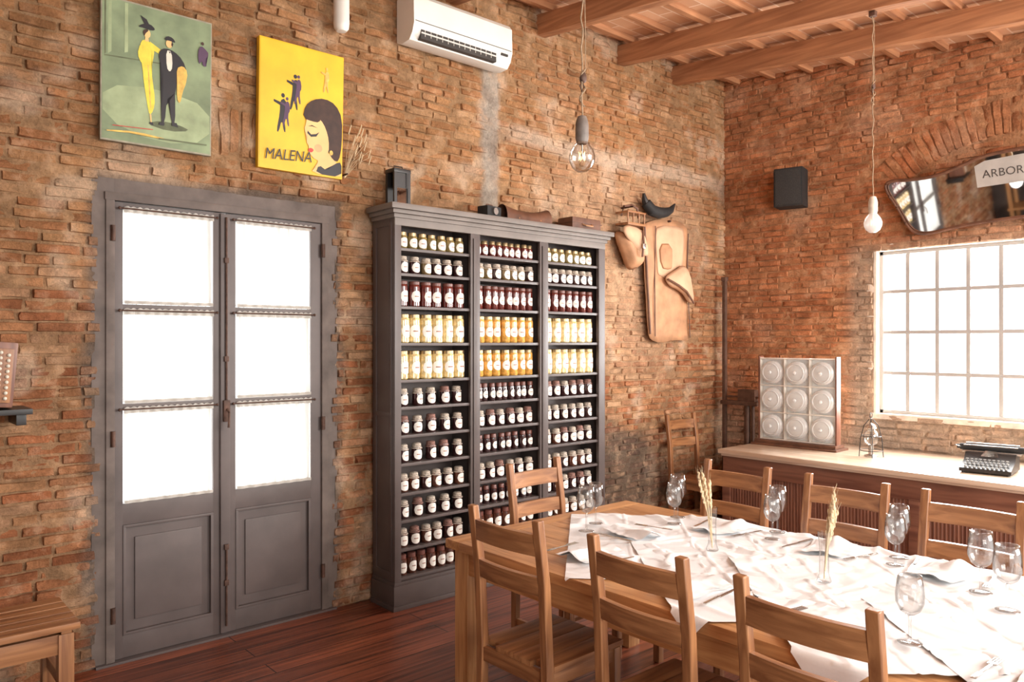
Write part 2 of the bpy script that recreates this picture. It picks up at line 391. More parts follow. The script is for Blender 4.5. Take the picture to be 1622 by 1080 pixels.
# floor / ceiling
o = MB().box(-1.5, 7.2, -2.5, 5.2, -.1, 0).obj("floor", M['floor'], flat=True); o["kind"] = "structure"
b_ = MB()
y0 = -1.5
b_.add([(-1.2, YW + .3, ceil_z(YW + .3)), (XW + .3, YW + .3, ceil_z(YW + .3)), (XW + .3, y0, ceil_z(y0)), (-1.2, y0, ceil_z(y0)),
        (-1.2, YW + .3, ceil_z(YW + .3) + .08), (XW + .3, YW + .3, ceil_z(YW + .3) + .08), (XW + .3, y0, ceil_z(y0) + .08), (-1.2, y0, ceil_z(y0) + .08)],
       [[0, 1, 2, 3], [7, 6, 5, 4], [0, 4, 5, 1], [1, 5, 6, 2], [2, 6, 7, 3], [3, 7, 4, 0]], 0)
y = YW - .16
while y > y0:
    T = Matrix.Translation((0, y, ceil_z(y))) @ Matrix.Rotation(math.atan(SL), 4, 'X')
    b_.box(-1.2, XW, -.026, .026, -.045, .0, .003, 1, T); y -= .37
o = b_.obj("ceiling", [M['tile'], M['bmX']], flat=True); o["kind"] = "structure"
for i, x in enumerate([5.74, 4.99, 4.06, 3.2, 2.35, 1.5, .65, -.2]):
    L = YW + .1 - y0
    T = Matrix.Translation((x, YW + .1, ceil_z(YW + .1) - .045)) @ Matrix.Rotation(math.atan(SL), 4, 'X')
    o = MB().box(-.045, .045, -L, 0, -.155, 0, .006, 0, T).obj("trim_%d" % (i + 1), M['bmY']); o["kind"] = "structure"
    o["label"] = "exposed brown wooden ceiling beam"

# ------------------------------------------------------------------ door
door = root("door_1", "tall grey double door with glazed upper panels", "door", (0, 0, 0)); door["kind"] = "structure"
yd = YW + .0
b_ = MB(); b_.box(.955, 1.06, yd - .002, yd + .13, 0, 2.485, .006); b_.box(2.22, 2.325, yd - .002, yd + .13, 0, 2.485, .006); b_.box(1.055, 2.225, yd - .001, yd + .13, 2.37, 2.484, .006)
b_.box(1.02, 1.062, yd - .012, yd + .02, 0, 2.40, .005); b_.box(2.218, 2.26, yd - .012, yd + .02, 0, 2.40, .005); b_.box(1.015, 2.265, yd - .014, yd + .02, 2.368, 2.41, .005)
b_.obj("door_frame", M['greyfr'], door)
PZ = [(1.84, 2.33), (1.325, 1.805), (.81, 1.295)]
def leaf(x0, x1, gx0, gx1):
    lf = bpy.data.objects.new("door_leaf", None); COL.objects.link(lf); lf.parent = door
    a, c = yd + .004, yd + .055
    b2 = MB(); b2.box(x0, gx0, a, c, .015, 2.365, .004); b2.box(gx1, x1, a, c, .015, 2.365, .004)
    g0, g1 = gx0 - .004, gx1 + .004
    b2.box(g0, g1, a + .001, c, 2.33, 2.364, .003); b2.box(g0, g1, a + .001, c, .70, .81, .004); b2.box(g0, g1, a + .001, c, .016, .13, .004)
    for z0, z1 in ((1.805, 1.84), (1.295, 1.325)): b2.box(g0, g1, a + .001, c, z0, z1, .004)
    b2.box(gx0, gx1, a + .018, c - .01, .12, .71)
    for q in ((gx0, gx1, .13, .145), (gx0, gx1, .685, .70)): b2.box(q[0], q[1], a - .004, a + .02, q[2], q[3], .004)
    b2.box(gx0, gx0 + .015, a - .0045, a + .02, .14, .69, .004); b2.box(gx1 - .015, gx1, a - .0045, a + .02, .14, .69, .004)
    b2.box(gx0 + .06, gx1 - .06, a + .008, a + .02, .20, .63, .006)
    b2.obj("leaf_frame", M['grey'], lf)
    for z0, z1 in PZ:
        MB().box(gx0, gx1, a + .034, a + .037, z0, z1).obj("glass_pane", M['pane'], lf)
        ph = R() * 6
        b3 = MB(); b3.grid(80, 12, lambda u, v: (gx0 + .004 + (gx1 - gx0 - .008) * u, a + .004 + .012 * math.sin(u * 40 + ph + .5 * math.sin(v * 3)) + .006 * math.sin(u * 95 + v), z0 + .004 + (z1 - z0) * v + (.004 * math.sin(u * 120) if v == 0 else 0)))
        b3.grid(80, 2, lambda u, v: (gx0 + .002 + (gx1 - gx0 - .004) * u, a - .014 + .004 * math.sin(u * 60 + ph), z1 - .018 + v * (.026 + .008 * abs(math.sin(u * 46)))), 1)
        b3.grid(60, 1, lambda u, v: (gx0 + .006 + (gx1 - gx0 - .012) * u, a - .014 + .004 * math.sin(u * 40 + ph), z0 + .002 + v * .016), 1)
        o = b3.obj("curtain", [M['curtain'], M['lace']], lf); o["label"] = "thin white pane curtain with lace heading"
        b3 = MB(); b3.cyl((gx0 - .02, a - .020, z1 + .002), (gx1 + .015, a - .020, z1 + .002), .004, seg=8)
        b3.ball((gx0 - .02, a - .020, z1 + .002), .008); b3.ball((gx1 + .015, a - .020, z1 + .002), .008)
        b3.obj("curtain_rod", M['rust'], lf)
    return lf
leaf(1.06, 1.628, 1.103, 1.565); leaf(1.64, 2.22, 1.69, 2.15)
b_ = MB(); b_.box(1.60, 1.655, yd - .012, yd + .02, .02, 2.36, .008); b_.obj("astragal", M['grey'], door)
b_ = MB(); b_.cyl((1.63, yd - .02, 1.3), (1.63, yd - .02, 2.34), .006); b_.cyl((1.63, yd - .02, .06), (1.63, yd - .02, .5), .006)
b_.box(1.612, 1.648, yd - .03, yd, 1.2, 1.32, .005); b_.tube([(1.63, yd - .03, 1.27), (1.63, yd - .06, 1.25), (1.625, yd - .065, 1.17)], .007)
for z in (.5, .3, 1.55, 2.1): b_.box(1.618, 1.642, yd - .026, yd, z - .015, z + .015, .003)
b_.obj("door_bolt", M['rust'], door)
for z in (.25, 1.15, 2.2):
    for x in (1.052, 2.222): MB().cyl((x, yd - .016, z - .04), (x, yd - .016, z + .04), .012).obj("hinge", M['rust'], door)
b_ = MB(); b_.box(.97, 2.31, yd - .03, yd + .3, -.02, .012, .004); o = b_.obj("trim_20", M['grey']); o["kind"] = "structure"

# ------------------------------------------------------------------ window
win = root("window_1", "steel grid window with small square panes", "window", (0, 0, 0)); win["kind"] = "structure"
wy0, wy1, wz0, wz1 = 1.02, 2.82, 1.045, 2.40; wx = XW + .07
b_ = MB(); b_.box(wx, wx + .03, wy0, wy0 + .03, wz0, wz1, .003); b_.box(wx, wx + .03, wy1 - .03, wy1, wz0, wz1, .003)
b_.box(wx, wx + .03, wy0, wy1, wz0, wz0 + .03, .003); b_.box(wx, wx + .03, wy0, wy1, wz1 - .03, wz1, .003)
for i in range(1, 8):
    y = wy1 - i * .225; b_.box(wx + .004, wx + .026, y - .015, y + .015, wz0, wz1, .002)
for j in range(1, 4):
    z = wz0 + (wz1 - wz0) * j / 4; b_.box(wx + .002, wx + .028, wy0, wy1, z - .014, z + .014, .002)
steelw = mat("grey_window_paint", (.40, .385, .37), .6, var=.06)
b_.obj("window_frame", steelw, win)
MB().box(wx + .013, wx + .017, wy0, wy1, wz0, wz1).obj("glass_pane", M['pane'], win)
plast = mat("whitewashed_plaster", (.74, .63, .52), .9, var=.2, ns=12, bump=.6)
b_ = MB(); b_.box(XW - .015, XW + .3, .98, 2.86, 1.0, 1.045, .006)
b_.box(XW + .005, XW + .3, 2.82, 2.9, 1.03, 2.43, .004); b_.box(XW + .005, XW + .3, .94, 1.02, 1.03, 2.43, .004); b_.box(XW + .005, XW + .3, .94, 2.9, 2.40, 2.48, .004)
o = b_.obj("trim_21", plast); o["kind"] = "structure"

# ------------------------------------------------------------------ bookcase
BX0, BX1, BY0, BY1 = 2.552, 4.466, 3.99, 4.245
bk = root("bookcase", "tall grey-painted three-column bookcase filled with preserve jars", "bookcase", ((BX0 + BX1) / 2, (BY0 + BY1) / 2, 0))
ox, oy = -bk.location.x, -bk.location.y
def bkp(b2, n, m): return b2.obj(n, m, bk, loc=(ox, oy, 0))
cols = [(2.60, 3.143), (3.223, 3.773), (3.856, 4.395)]
b_ = MB(); b_.box(BX0, 2.572, BY0 + .01, BY1, 0.1, 2.42, .003)
for y in (BY0 + .03, BY1 - .05): b_.box(BX0 - .006, BX0 + .001, y, y + .02, .2, 2.38, .002)
for z in (.2, 1.18, 2.36): b_.box(BX0 - .0065, BX0 + .001, BY0 + .04, BY1 - .04, z, z + .03, .002)
bkp(b_, "side_panel", M['greydk'])
bkp(MB().box(BX1 - .02, BX1, BY0 + .01, BY1, .1, 2.42, .003), "side_panel", M['greydk'])
bkp(MB().box(BX0 + .001, 2.60, BY0, BY0 + .03, .16, 2.37, .004), "upright", M['greydk']); bkp(MB().box(4.395, BX1 - .001, BY0, BY0 + .03, .16, 2.37, .004), "upright", M['greydk'])
for x0, x1 in ((3.143, 3.223), (3.773, 3.856)):
    b_ = MB(); b_.box(x0, x1, BY0 + .001, BY0 + .025, .16, 2.37, .004); b_.box(x0 + .02, x1 - .02, BY0 - .008, BY0 + .003, .2, 2.33, .004)
    b_.box((x0 + x1) / 2 - .012, (x0 + x1) / 2 + .012, BY0 + .02, BY1 - .01, .17, 2.41); bkp(b_, "upright", M['greydk'])
bkp(MB().box(BX0 + .01, BX1 - .01, BY1 - .012, BY1 - .001, .1, 2.41), "back_panel", M['greydk'])
b_ = MB(); b_.box(BX0 - .012, BX1 + .012, BY0 - .012, BY1, 0, .15, .005); b_.box(BX0 - .02, BX1 + .02, BY0 - .022, BY1, 0, .03, .006); b_.box(BX0 - .006, BX1 + .006, BY0 - .008, BY1, .148, .17, .004)
bkp(b_, "plinth", M['greydk'])
b_ = MB(); b_.box(BX0 + .001, BX1 - .001, BY0 - .002, BY0 + .03, 2.36, 2.42, .003)
b_.box(BX0 - .012, BX1 + .012, BY0 - .014, BY1, 2.405, 2.43, .005); b_.box(BX0 - .03, BX1 + .03, BY0 - .032, BY1, 2.43, 2.455, .008); b_.box(BX0 - .05, BX1 + .05, BY0 - .052, BY1, 2.455, 2.49, .006)
bkp(b_, "cornice", M['greytop'])
SZ = [2.226, 2.070, 1.865, 1.638, 1.409, 1.241, 1.066, .891, .708, .540, .365, .190]
for x0, x1 in cols:
    for z in SZ:
        o = MB().box(x0 - .028, x1 + .028, BY0 + .012, BY1 - .013, -.018, 0, .002).obj("shelf", M['greydk'], bk, loc=(ox, oy, z))

# ------------------------------------------------------------------ jars
cont = {'green': (.20, .145, .05), 'amber': (.64, .33, .07), 'yellow': (.60, .45, .20), 'red': (.11, .018, .013), 'dark': (.035, .011, .011), 'brown': (.09, .028, .015), 'olive': (.17, .11, .045)}
CM = {k: mat("preserve_" + k, v, .14, var=.5, ns=45, coat=1.) for k, v in cont.items()}
LM = {'gold': mat("gold_lid", (.42, .31, .17), .35, .7), 'maroon': mat("maroon_lid", (.16, .055, .04), .4), 'black': mat("black_lid", (.03, .022, .02), .4),
      'white': mat("pale_cloth_lid", (.44, .37, .30), .8, var=.5, ns=110), 'redc': mat("mottled_cloth_lid", (.22, .11, .085), .8, var=.6, ns=110)}
lab = mat("jar_label", (.84, .80, .73), .7, var=.04)
labp = mat("label_print", (.35, .16, .10), .7, var=.1)
def jar_meshes(r, h, cloth):
    tall = h > .15; hb = h * (.90 if tall else .82); nk = .90 if tall else .78
    b2 = MB(); b2.lathe([(.0001, 0), (r * .88, 0), (r, .006), (r, hb * .86), (r * .97, hb * .93), (r * nk, hb * .97), (r * nk, hb)], seg=16)
    l2 = MB()
    if cloth:
        l2.lathe([(.0001, h), (r * .6, h), (r * .8, h - .004), (r * .84, hb + .006), (r * .83, hb), (r * 1.04, hb - .012), (r * 1.06, hb - .015)], seg=16)
    else: l2.lathe([(.0001, h), (r * nk * .97, h), (r * (nk + .05), h - .003), (r * (nk + .05), hb - .004), (r * nk * .9, hb - .004)], seg=16)
    g2 = MB(); rr = r * 1.015; zc = hb * .45; hh = min(hb * .34, r * .95)
    def f(u, v):
        a = -math.pi / 2 + (u - .5) * 1.9; e = math.sqrt(max(0, 1 - (2 * u - 1) ** 2)) ** .8
        return (rr * math.cos(a), rr * math.sin(a), zc + (v - .5) * 2 * hh * max(.1, e))
    g2.grid(12, 2, f)
    rr2 = r * 1.03
    g2.grid(4, 1, lambda u, v: (rr2 * math.cos(-math.pi / 2 + (u - .5) * .8), rr2 * math.sin(-math.pi / 2 + (u - .5) * .8), zc - hh * .08 + v * hh * .18), 1)
    return b2, l2, g2
JT = {}
def jar_type(key, r, h, cloth, content, lid, label):
    b2, l2, g2 = jar_meshes(r, h, cloth)
    body = b2.obj("preserve_jar", CM[content]); tag(body, label, "jar")
    l2.obj("lid", LM[lid], body); g2.obj("jar_label", [lab, labp], body)
    JT[key] = body; body.location = (0, 0, -5); return body
def jl(c, size, lid): return "%s jar of %s preserve with %s lid" % (size, c, lid)
jar_type('g', .034, .105, False, 'green', 'gold', jl("olive-green", "small", "gold"))
jar_type('s', .0262, .108, False, 'red', 'gold', jl("dark red", "slim", "gold"))
jar_type('o', .0345, .108, True, 'olive', 'white', jl("olive", "small", "pale cloth"))
jar_type('d', .0345, .112, True, 'dark', 'white', jl("dark", "small", "pale cloth"))
jar_type('w', .0352, .112, True, 'brown', 'white', jl("brown", "small", "pale cloth"))
jar_type('m', .0352, .116, True, 'dark', 'redc', jl("dark berry", "small", "mottled cloth"))
jar_type('t', .038, .160, False, 'red', 'maroon', jl("dark red", "tall", "maroon"))
jar_type('T', .031, .160, False, 'red', 'maroon', jl("dark red", "tall slim", "maroon"))
jar_type('y', .042, .180, False, 'yellow', 'gold', jl("yellow fruit", "tall", "gold"))
jar_type('a', .0355, .180, False, 'amber', 'gold', jl("amber fruit", "tall", "gold"))
jar_type('b', .042, .180, False, 'amber', 'black', jl("amber fruit", "tall", "black"))
jar_type('k', .0262, .120, False, 'dark', 'maroon', jl("dark", "slim", "maroon"))
jar_type('r', .034, .128, False, 'brown', 'maroon', jl("dark brown", "small", "maroon"))
rows = [("ggggggg", "sssssssss", "ggggggg"), ("ddoddd", "oodoood", "ddddddd"), ("tttttt", "TTTTTTTT", "TTTTTTT"), ("yyyyyy", "aaaaaaa", "yyyyyy"),
        ("yyyyyy", "aaaaaaa", "yyyyyy"), ("dddmd", "kkkkkkkkk", "mmdmmm"), ("mdmdd", "dmdmdm", "dddddd"), ("ddmmd", "kkkkkkkk", "dwmdmd"),
        ("wwdwdw", "ddmddd", "wwdwwd"), ("dmddd", "kkkkkkkk", "mmdmmd"), ("wmwwmw", "rrrrrrr", "wwwwww"), ("rrrrrrr", "kkkkkkkkk", "rrrrrrr")]
for ri, (z, rw) in enumerate(zip(SZ, rows)):
    for ci, (x0, x1) in enumerate(cols):
        s = rw[ci]; n = len(s); p = (x1 - x0 - .02) / n
        for k, chh in enumerate(s):
            x = x0 + .01 + p * (k + .5); o = dup(JT[chh], (x, 4.062 + U(-.006, .01), z + .0005), U(-.3, .3))
            o["group"] = "preserve jars on the bookcase shelves"
for k in list(JT):
    o = JT[k]
    for c in list(o.children): bpy.data.objects.remove(c)
    bpy.data.objects.remove(o)

# ------------------------------------------------------------------ table
TX0, TX1, TY0, TY1, TZ = 2.06, 3.31, -.55, 2.80, .76
tb = root("dining_table", "long pine dining table partly covered by white cloths", "table", ((TX0 + TX1) / 2, (TY0 + TY1) / 2, 0))
def tbp(b2, n, m): return b2.obj(n, m, tb, loc=(-tb.location.x, -tb.location.y, 0))
b_ = MB()
for i in range(7):
    w = (TX1 - TX0) / 7; b_.box(TX0 + w * i + .0006, TX0 + w * (i + 1) - .0006, TY0 + .1, TY1 - .1, TZ - .04, TZ, .002)
b_.box(TX0 + .002, TX1 - .002, TY0 + .1, TY1 - .1, TZ - .038, TZ - .004)
tbp(b_, "tabletop", M['tbY'])
for a, c in ((TY1 - .1, TY1), (TY0, TY0 + .1)): tbp(MB().box(TX0, TX1, a, c, TZ - .04, TZ, .003), "breadboard_end", M['tbX'])
for a in (TX0 + .04, TX1 - .065): tbp(MB().box(a, a + .025, TY0 + .06, TY1 - .06, TZ - .15, TZ - .04, .003), "apron", M['tbY'])
for a in (TY1 - .065, TY0 + .04): tbp(MB().box(TX0 + .06, TX1 - .06, a, a + .025, TZ - .15, TZ - .04, .003), "apron", M['tbX'])
for x in (TX0 + .03, TX1 - .12):
    for y in (TY0 + .03, TY1 - .12): tbp(MB().box(x, x + .09, y, y + .09, 0, TZ - .04, .006), "leg", M['tbZ'])

# cloths
def cloth(cx, cy, half, ang, dz, seed, label):
    n = 120; ca, sa = math.cos(ang), math.sin(ang)
    def f(u, v):
        a = (u - .5) * 2 * half; c = (v - .5) * 2 * half
        x = cx + a * ca - c * sa; y = cy + a * sa + c * ca
        q = Vector((x * 2.2, y * 2.2, seed)); w = noise.noise(q) * .5 + noise.noise(q * 2.6) * .35
        r1 = abs(noise.noise(Vector((x * 3.1, y * 3.1, seed + 5)))); r2 = abs(noise.noise(Vector((x * 6.5, y * 6.5, seed + 9))))
        fold = max(0, 1 - abs(a) / .010) + max(0, 1 - abs(c) / .010) + max(0, 1 - abs(abs(a) - half / 2) / .008) * .7 + max(0, 1 - abs(abs(c) - half / 2) / .008) * .7
        z = TZ + dz + .003 + .006 * max(0, w) + .009 * max(0, .12 - r1) / .12 + .0045 * max(0, .18 - r2) / .18 + .005 * fold
        for e, ax in ((TX0 - .006 - x, 0), (x - TX1 - .006, 1), (y - TY1 - .006, 2)):
            if e > 0:
                z = TZ + dz - e * .97 + .0; k = .012 + .018 * (math.sin((x + y) * 30 + seed) * .5 + .5) * min(1, e * 8) + dz
                if ax == 0: x = TX0 - k
                if ax == 1: x = TX1 + k
                if ax == 2: y = TY1 + k
        return (x, y, z)
    b2 = MB(); b2.grid(n, n, f); o = b2.obj("tablecloth", M['linen'], ang=180)
    o.data.transform(Matrix.Translation((-cx, -cy, -TZ))); o.location = (cx, cy, TZ)
    tag(o, label, "tablecloth", "cloths laid diagonally over the table"); return o
cloth(2.80, 2.00, .535, math.radians(43), .000, 1, "white wrinkled cotton cloth laid diagonally on the dining table")
cloth(2.77, 1.52, .555, math.radians(49), .004, 2, "white wrinkled cotton cloth overlapping its neighbour on the table")
cloth(2.74, 1.00, .565, math.radians(44), .008, 3, "white wrinkled cotton cloth overlapping its neighbour on the table")
cloth(2.72, .46, .565, math.radians(47), .012, 4, "white wrinkled cotton cloth overlapping its neighbour on the table")

# ------------------------------------------------------------------ chairs
def make_chair():
    c = root("dining_chair", "brown wooden ladder-back dining chair with plank seat", "chair", group="dining chairs around the table")
    w = .183
    for s in (-1, 1):
        pts = [(-.205, s * w, 0), (-.20, s * w, .45), (-.215, s * w, .75), (-.25, s * w, 1.0)]
        b2 = MB(); hw = [.016, .019, .017, .015]; vs = []
        for (x, y, z), h_ in zip(pts, hw):
            vs += [(x - h_, y - .018, z), (x + h_, y - .018, z), (x + h_, y + .018, z), (x - h_, y + .018, z)]
        fs = [[0, 3, 2, 1], [12, 13, 14, 15]]
        for k in range(3):
            for j in range(4): fs.append([k * 4 + j, k * 4 + (j + 1) % 4, (k + 1) * 4 + (j + 1) % 4, (k + 1) * 4 + j])
        b2.add(vs, fs); o = b2.obj("back_post", M['chZ'], c)
        md = o.modifiers.new("bev", 'BEVEL'); md.width = .004; md.segments = 2
        MB().box(.16, .198, s * w - .019, s * w + .019, 0, .43, .005).obj("leg", M['chZ'], c)
    def rail(z0, z1, xb, n):
        t = .011
        b2 = MB(); vs = []; N = 10
        for i in range(N + 1):
            y = -w + .012 + (2 * w - .024) * i / N; dx = -.018 * (1 - (2 * i / N - 1) ** 2)
            for (dxx, z) in ((-t, z0), (t, z0), (t - .006, z1), (-t - .006, z1)): vs.append((xb + dx + dxx, y, z))
        fs = [[0, 1, 2, 3], [N * 4 + 3, N * 4 + 2, N * 4 + 1, N * 4]]
        for i in range(N):
            for j in range(4): fs.append([i * 4 + j, (i + 1) * 4 + j, (i + 1) * 4 + (j + 1) % 4, i * 4 + (j + 1) % 4])
        b2.add(vs, fs); b2.obj(n, M['chY'], c)
    rail(.865, .945, -.236, "back_rail"); rail(.715, .785, -.217, "back_rail")
    b2 = MB()
    for i in range(4):
        ww = .40 / 4; y0_ = -.20 + ww * i; b2.box(-.205 if 0 < i < 3 else -.18, .215, y0_ + .001, y0_ + ww - .001, .43, .452, .003)
    b2.box(-.17, .20, -.19, .19, .431, .448)
    b2.obj("seat", M['chX'], c)
    for s in (-1, 1): MB().box(-.19, .17, s * w - .010, s * w + .010, .375, .43, .002).obj("apron", M['chX'], c)
    for x in (.168, -.212): MB().box(x, x + .022, -w, w, .375, .43, .002).obj("apron", M['chY'], c)
    for s in (-1, 1): MB().box(-.2, .18, s * w - .009, s * w + .009, .17, .2, .003).obj("stretcher", M['chX'], c)
    MB().box(-.009, .009, -w, w, .176, .196, .003).obj("stretcher", M['chY'], c)
    return c
ch = make_chair(); ch.location = (2.15, 2.215, 0); ch.rotation_euler = (0, 0, .02)
for x, y, rz in ((2.16, 1.578, -.01), (2.135, 1.0, .0), (3.35, 2.285, math.pi - .02), (3.345, 1.685, math.pi + .02), (3.345, 1.15, math.pi)):
    dup(ch, (x, y, 0), rz)
dup(ch, (2.86, 2.815, 0), -math.pi / 2 + .04, "brown wooden ladder-back chair at the end of the dining table")
o = dup(ch, (5.67, 3.93, 0), -math.pi / 2 - .05, "brown wooden ladder-back chair standing against the brick wall"); del o["group"]

# stool
st = root("stool", "rustic wooden stool with a slatted plank top beside the door", "stool", (.52, 3.90, 0))
b_ = MB()
for i in range(5): b_.box(-.26, .26, -.215 + i * .087, -.215 + (i + 1) * .087 - .010, .422, .45, .005)
for x in (-.23, .19): b_.box(x, x + .04, -.20, .20, .405, .424, .003)
b_.obj("seat", M['chX'], st)
for x in (-.24, .18):
    for y in (-.2, .14): MB().box(x, x + .06, y, y + .06, 0, .405, .006).obj("leg", M['chZ'], st)
for y in (-.19, .165): MB().box(-.22, .22, y, y + .025, .32, .405, .003).obj("apron", M['chX'], st)
for x in (-.22, .195): MB().box(x, x + .025, -.18, .18, .32, .405, .003).obj("apron", M['chY'], st)
MB().box(-.2, .2, -.185, -.155, .12, .17, .003).obj("stretcher", M['chX'], st); MB().box(.195, .225, -.16, .16, .16, .21, .003).obj("stretcher", M['chY'], st)

# ------------------------------------------------------------------ table ware
gl = root("wine_glass", "clear stemmed wine glass standing on the white cloth", "glass", group="wine glasses on the table")
MB().lathe([(.0001, .085), (.014, .087), (.030, .10), (.041, .125), (.042, .15), (.039, .18), (.034, .210), (.0325, .210), (.037, .18), (.040, .15), (.039, .126), (.028, .103), (.0001, .090)], seg=24).obj("bowl", M['glass'], gl, ang=180)
MB().lathe([(.006, .004), (.0042, .02), (.0036, .06), (.0055, .082), (.0001, .088)], seg=12).obj("stem", M['glass'], gl, ang=180)
MB().lathe([(.0001, .004), (.008, .004), (.036, .001), (.036, 0), (.0001, 0)], seg=24).obj("foot", M['glass'], gl, ang=180)
GP = [(2.96, .92), (2.82, .80), (3.07, 1.25), (3.18, 1.28), (3.09, 1.78), (3.22, 1.83), (3.0, 2.24), (3.12, 2.31), (2.72, 2.49), (2.58, 2.42), (2.31, .90)]
GZ = TZ + .019
gl.location = (*GP[0], GZ + .006)
for i, (x, y) in enumerate(GP[1:]): o = dup(gl, (x, y, GZ + (.007 if y < 1.5 else 0)), U(0, 3)); s = .92 if i % 2 else 1.; o.scale = (s, s, s)
fork = MB()
fork.box(-.004, .004, -.095, .03, 0, .0025, .001); fork.box(-.007, .007, -.1, -.05, 0, .003, .001); fork.box(-.012, .012, .028, .05, 0, .0025, .001)
for i in range(4): fork.box(-.012 + i * .0068, -.0085 + i * .0068, .048, .09, 0, .002)
fo = fork.obj("fork", M['steel']); tag(fo, "steel table fork lying on the white cloth", "fork", "cutlery on the table")
kn = MB().box(-.006, .006, -.11, -.01, 0, .005, .002); kn.prism([(-.005, -.015), (.007, -.015), (.009, .06), (.004, .105), (-.004, .11)], .002)
ko = kn.obj("knife", M['steel']); tag(ko, "steel table knife lying on the white cloth", "knife", "cutlery on the table")
def nap(seed):
    def f(u, v):
        x = (u - .5) * .16; y = (v - .5) * .25
        return (x + .006 * math.sin(v * 7 + seed), y, .004 + .026 * math.exp(-((u - .5) / .22) ** 2) * (.6 + .4 * math.sin(v * 5 + seed)) + .004 * noise.noise(Vector((x * 40, y * 40, seed))))
    b2 = MB(); b2.grid(16, 20, f); b2.grid(16, 20, lambda u, v: (f(u, v)[0] * 1.05 + .01, f(u, v)[1] * .96, max(0.0, f(u, v)[2] - .004)))
    o = b2.obj("napkin", M['linen'], ang=180); return tag(o, "folded white cotton napkin lying beside cutlery", "napkin", "napkins on the table")
n0 = nap(1.)
SET = [(2.30, 2.16, 0), (2.27, 1.62, 0), (2.27, 1.13, 0), (2.27, .55, 0), (3.08, 2.02, 1), (3.10, 1.54, 1), (3.10, 1.08, 1), (3.1, .6, 1), (2.72, 2.30, 2)]
first = True
for (x, y, far) in SET:
    sg = -1 if far == 1 else 1; z = TZ + .020 + (.006 if y < 1.5 else 0)
    for src, dx, dy in ((n0, .02, .0), (fo, 0, .13), (ko, 0, -.13)):
        if far == 2: dx, dy = dy, -.03
        loc = (x + dx + U(-.02, .02), y + sg * dy + U(-.015, .015), z); rz = (sg * (-math.pi / 2) if far < 2 else 0) + U(-.25, .25)
        if first: src.location = loc; src.rotation_euler = (0, 0, rz)
        else: dup(src, loc, rz)
    first = False
def vase(loc, lean, label):
    v = root("wheat_vase", label, "vase", loc, group="wheat vases along the table")
    MB().lathe([(.0001, 0), (.024, 0), (.026, .004), (.017, .03), (.016, .12), (.022, .18)], seg=18).obj("vase", M['glass'], v, ang=180)
    b2 = MB()
    for i in range(8):
        a = U(0, 6.28); t = U(.004, .03); tip = Vector((lean[0] + t * math.cos(a), lean[1] + t * math.sin(a), U(.24, .33)))
        p0 = Vector((0, 0, .01)); mid = p0.lerp(tip, .5); mid.x *= .7; mid.y *= .7
        b2.tube([p0, mid, tip], .0020, 5)
        d = (tip - mid).normalized()
        for k in range(11):
            c = tip - d * (.105 - k * .0095); an = k * 2.4
            b2.ball(c + Vector((math.cos(an), math.sin(an), 0)) * .0025, .0050, (.8, .8, 1.9), 6)
            b2.cyl(c, c + d * .040 + Vector((math.cos(an), math.sin(an), 0)) * .006, .0006, .0003, 3)
    b2.obj("wheat_stalks", M['straw'], v)
vase((2.75, 1.86, TZ + .014), (-.035, .02), "slim glass vase holding dried wheat ears on the cloth")
vase((2.68, 1.34, TZ + .020), (.045, -.02), "slim glass vase holding leaning dried wheat ears")

# ------------------------------------------------------------------ desk along window wall
DX0, DX1, DY0, DY1, DZ = 5.46, 6.50, .6, 3.64, .76
dk = root("counter_desk", "long dark reddish wooden counter with fluted front panels", "counter", ((DX0 + DX1) / 2, (DY0 + DY1) / 2, 0))
def dkp(b2, n, m): return b2.obj(n, m, dk, loc=(-dk.location.x, -dk.location.y, 0))
dtop = wood("counter_top_wood", (.60, .42, .29), (.80, .65, .50), 'Y', .25, 12, .5)
b_ = MB(); b_.box(DX0, DX1, DY0, DY1, DZ - .035, DZ, .006); b_.box(DX0 + .02, DX1 - .01, DY0 + .02, DY1 - .02, DZ - .055, DZ - .034, .006); dkp(b_, "countertop", dtop)
b_ = MB(); b_.box(DX0 + .07, DX1 - .02, DY0 + .05, DY1 - .05, .06, DZ - .05, .003); b_.box(DX0 + .05, DX1, DY0 + .03, DY1 - .03, 0, .09, .005)
n = 4; w = (DY1 - DY0 - .1) / n
for i in range(n + 1):
    y = DY0 + .05 + w * i; b_.box(DX0 + .043, DX0 + .075, y - .035, y + .035, .09, DZ - .19, .004)
b_.box(DX0 + .045, DX0 + .075, DY0 + .02, DY1 - .02, DZ - .2, DZ - .052, .004)
dkp(b_, "body", M['dkY'])
for i in range(n):
    y0_ = DY0 + .05 + w * i + .035; y1_ = y0_ + w - .07; b2 = MB(); k = int((y1_ - y0_) / .024)
    b2.box(DX0 + .062, DX0 + .072, y0_, y1_, .09, DZ - .2)
    for j in range(k):
        ya = y0_ + (y1_ - y0_) * (j + .5) / k; b2.cyl((DX0 + .069, ya, .09), (DX0 + .069, ya, DZ - .2), .0105, seg=8)
    dkp(b2, "fluted_panel", M['dkZ'])
rk = root("display_rack", "brown framed rack holding nine round glass jars", "rack", (6.06, 3.265, DZ), .04)
fw = mat("cream_frame", (.78, .72, .64), .4, var=.1)
b_ = MB(); b_.box(-.11, .12, -.38, .37, 0, .018, .005); b_.box(-.08, .09, -.36, .35, .018, .045, .004); b_.obj("base", M['leatherdk'], rk)
b_ = MB()
for y in (-.335, -.115, .105, .325): b_.box(-.02, .03, y - .004, y + .004, .045, .745, .002)
for z in (.045, .275, .505, .735): b_.box(-.0205, .03, -.335, .325, z, z + .008, .002)
b_.obj("rack_frame", fw, rk)
MB().box(.033, .038, -.335, .325, .045, .745).obj("back_panel", M['rackback'], rk)
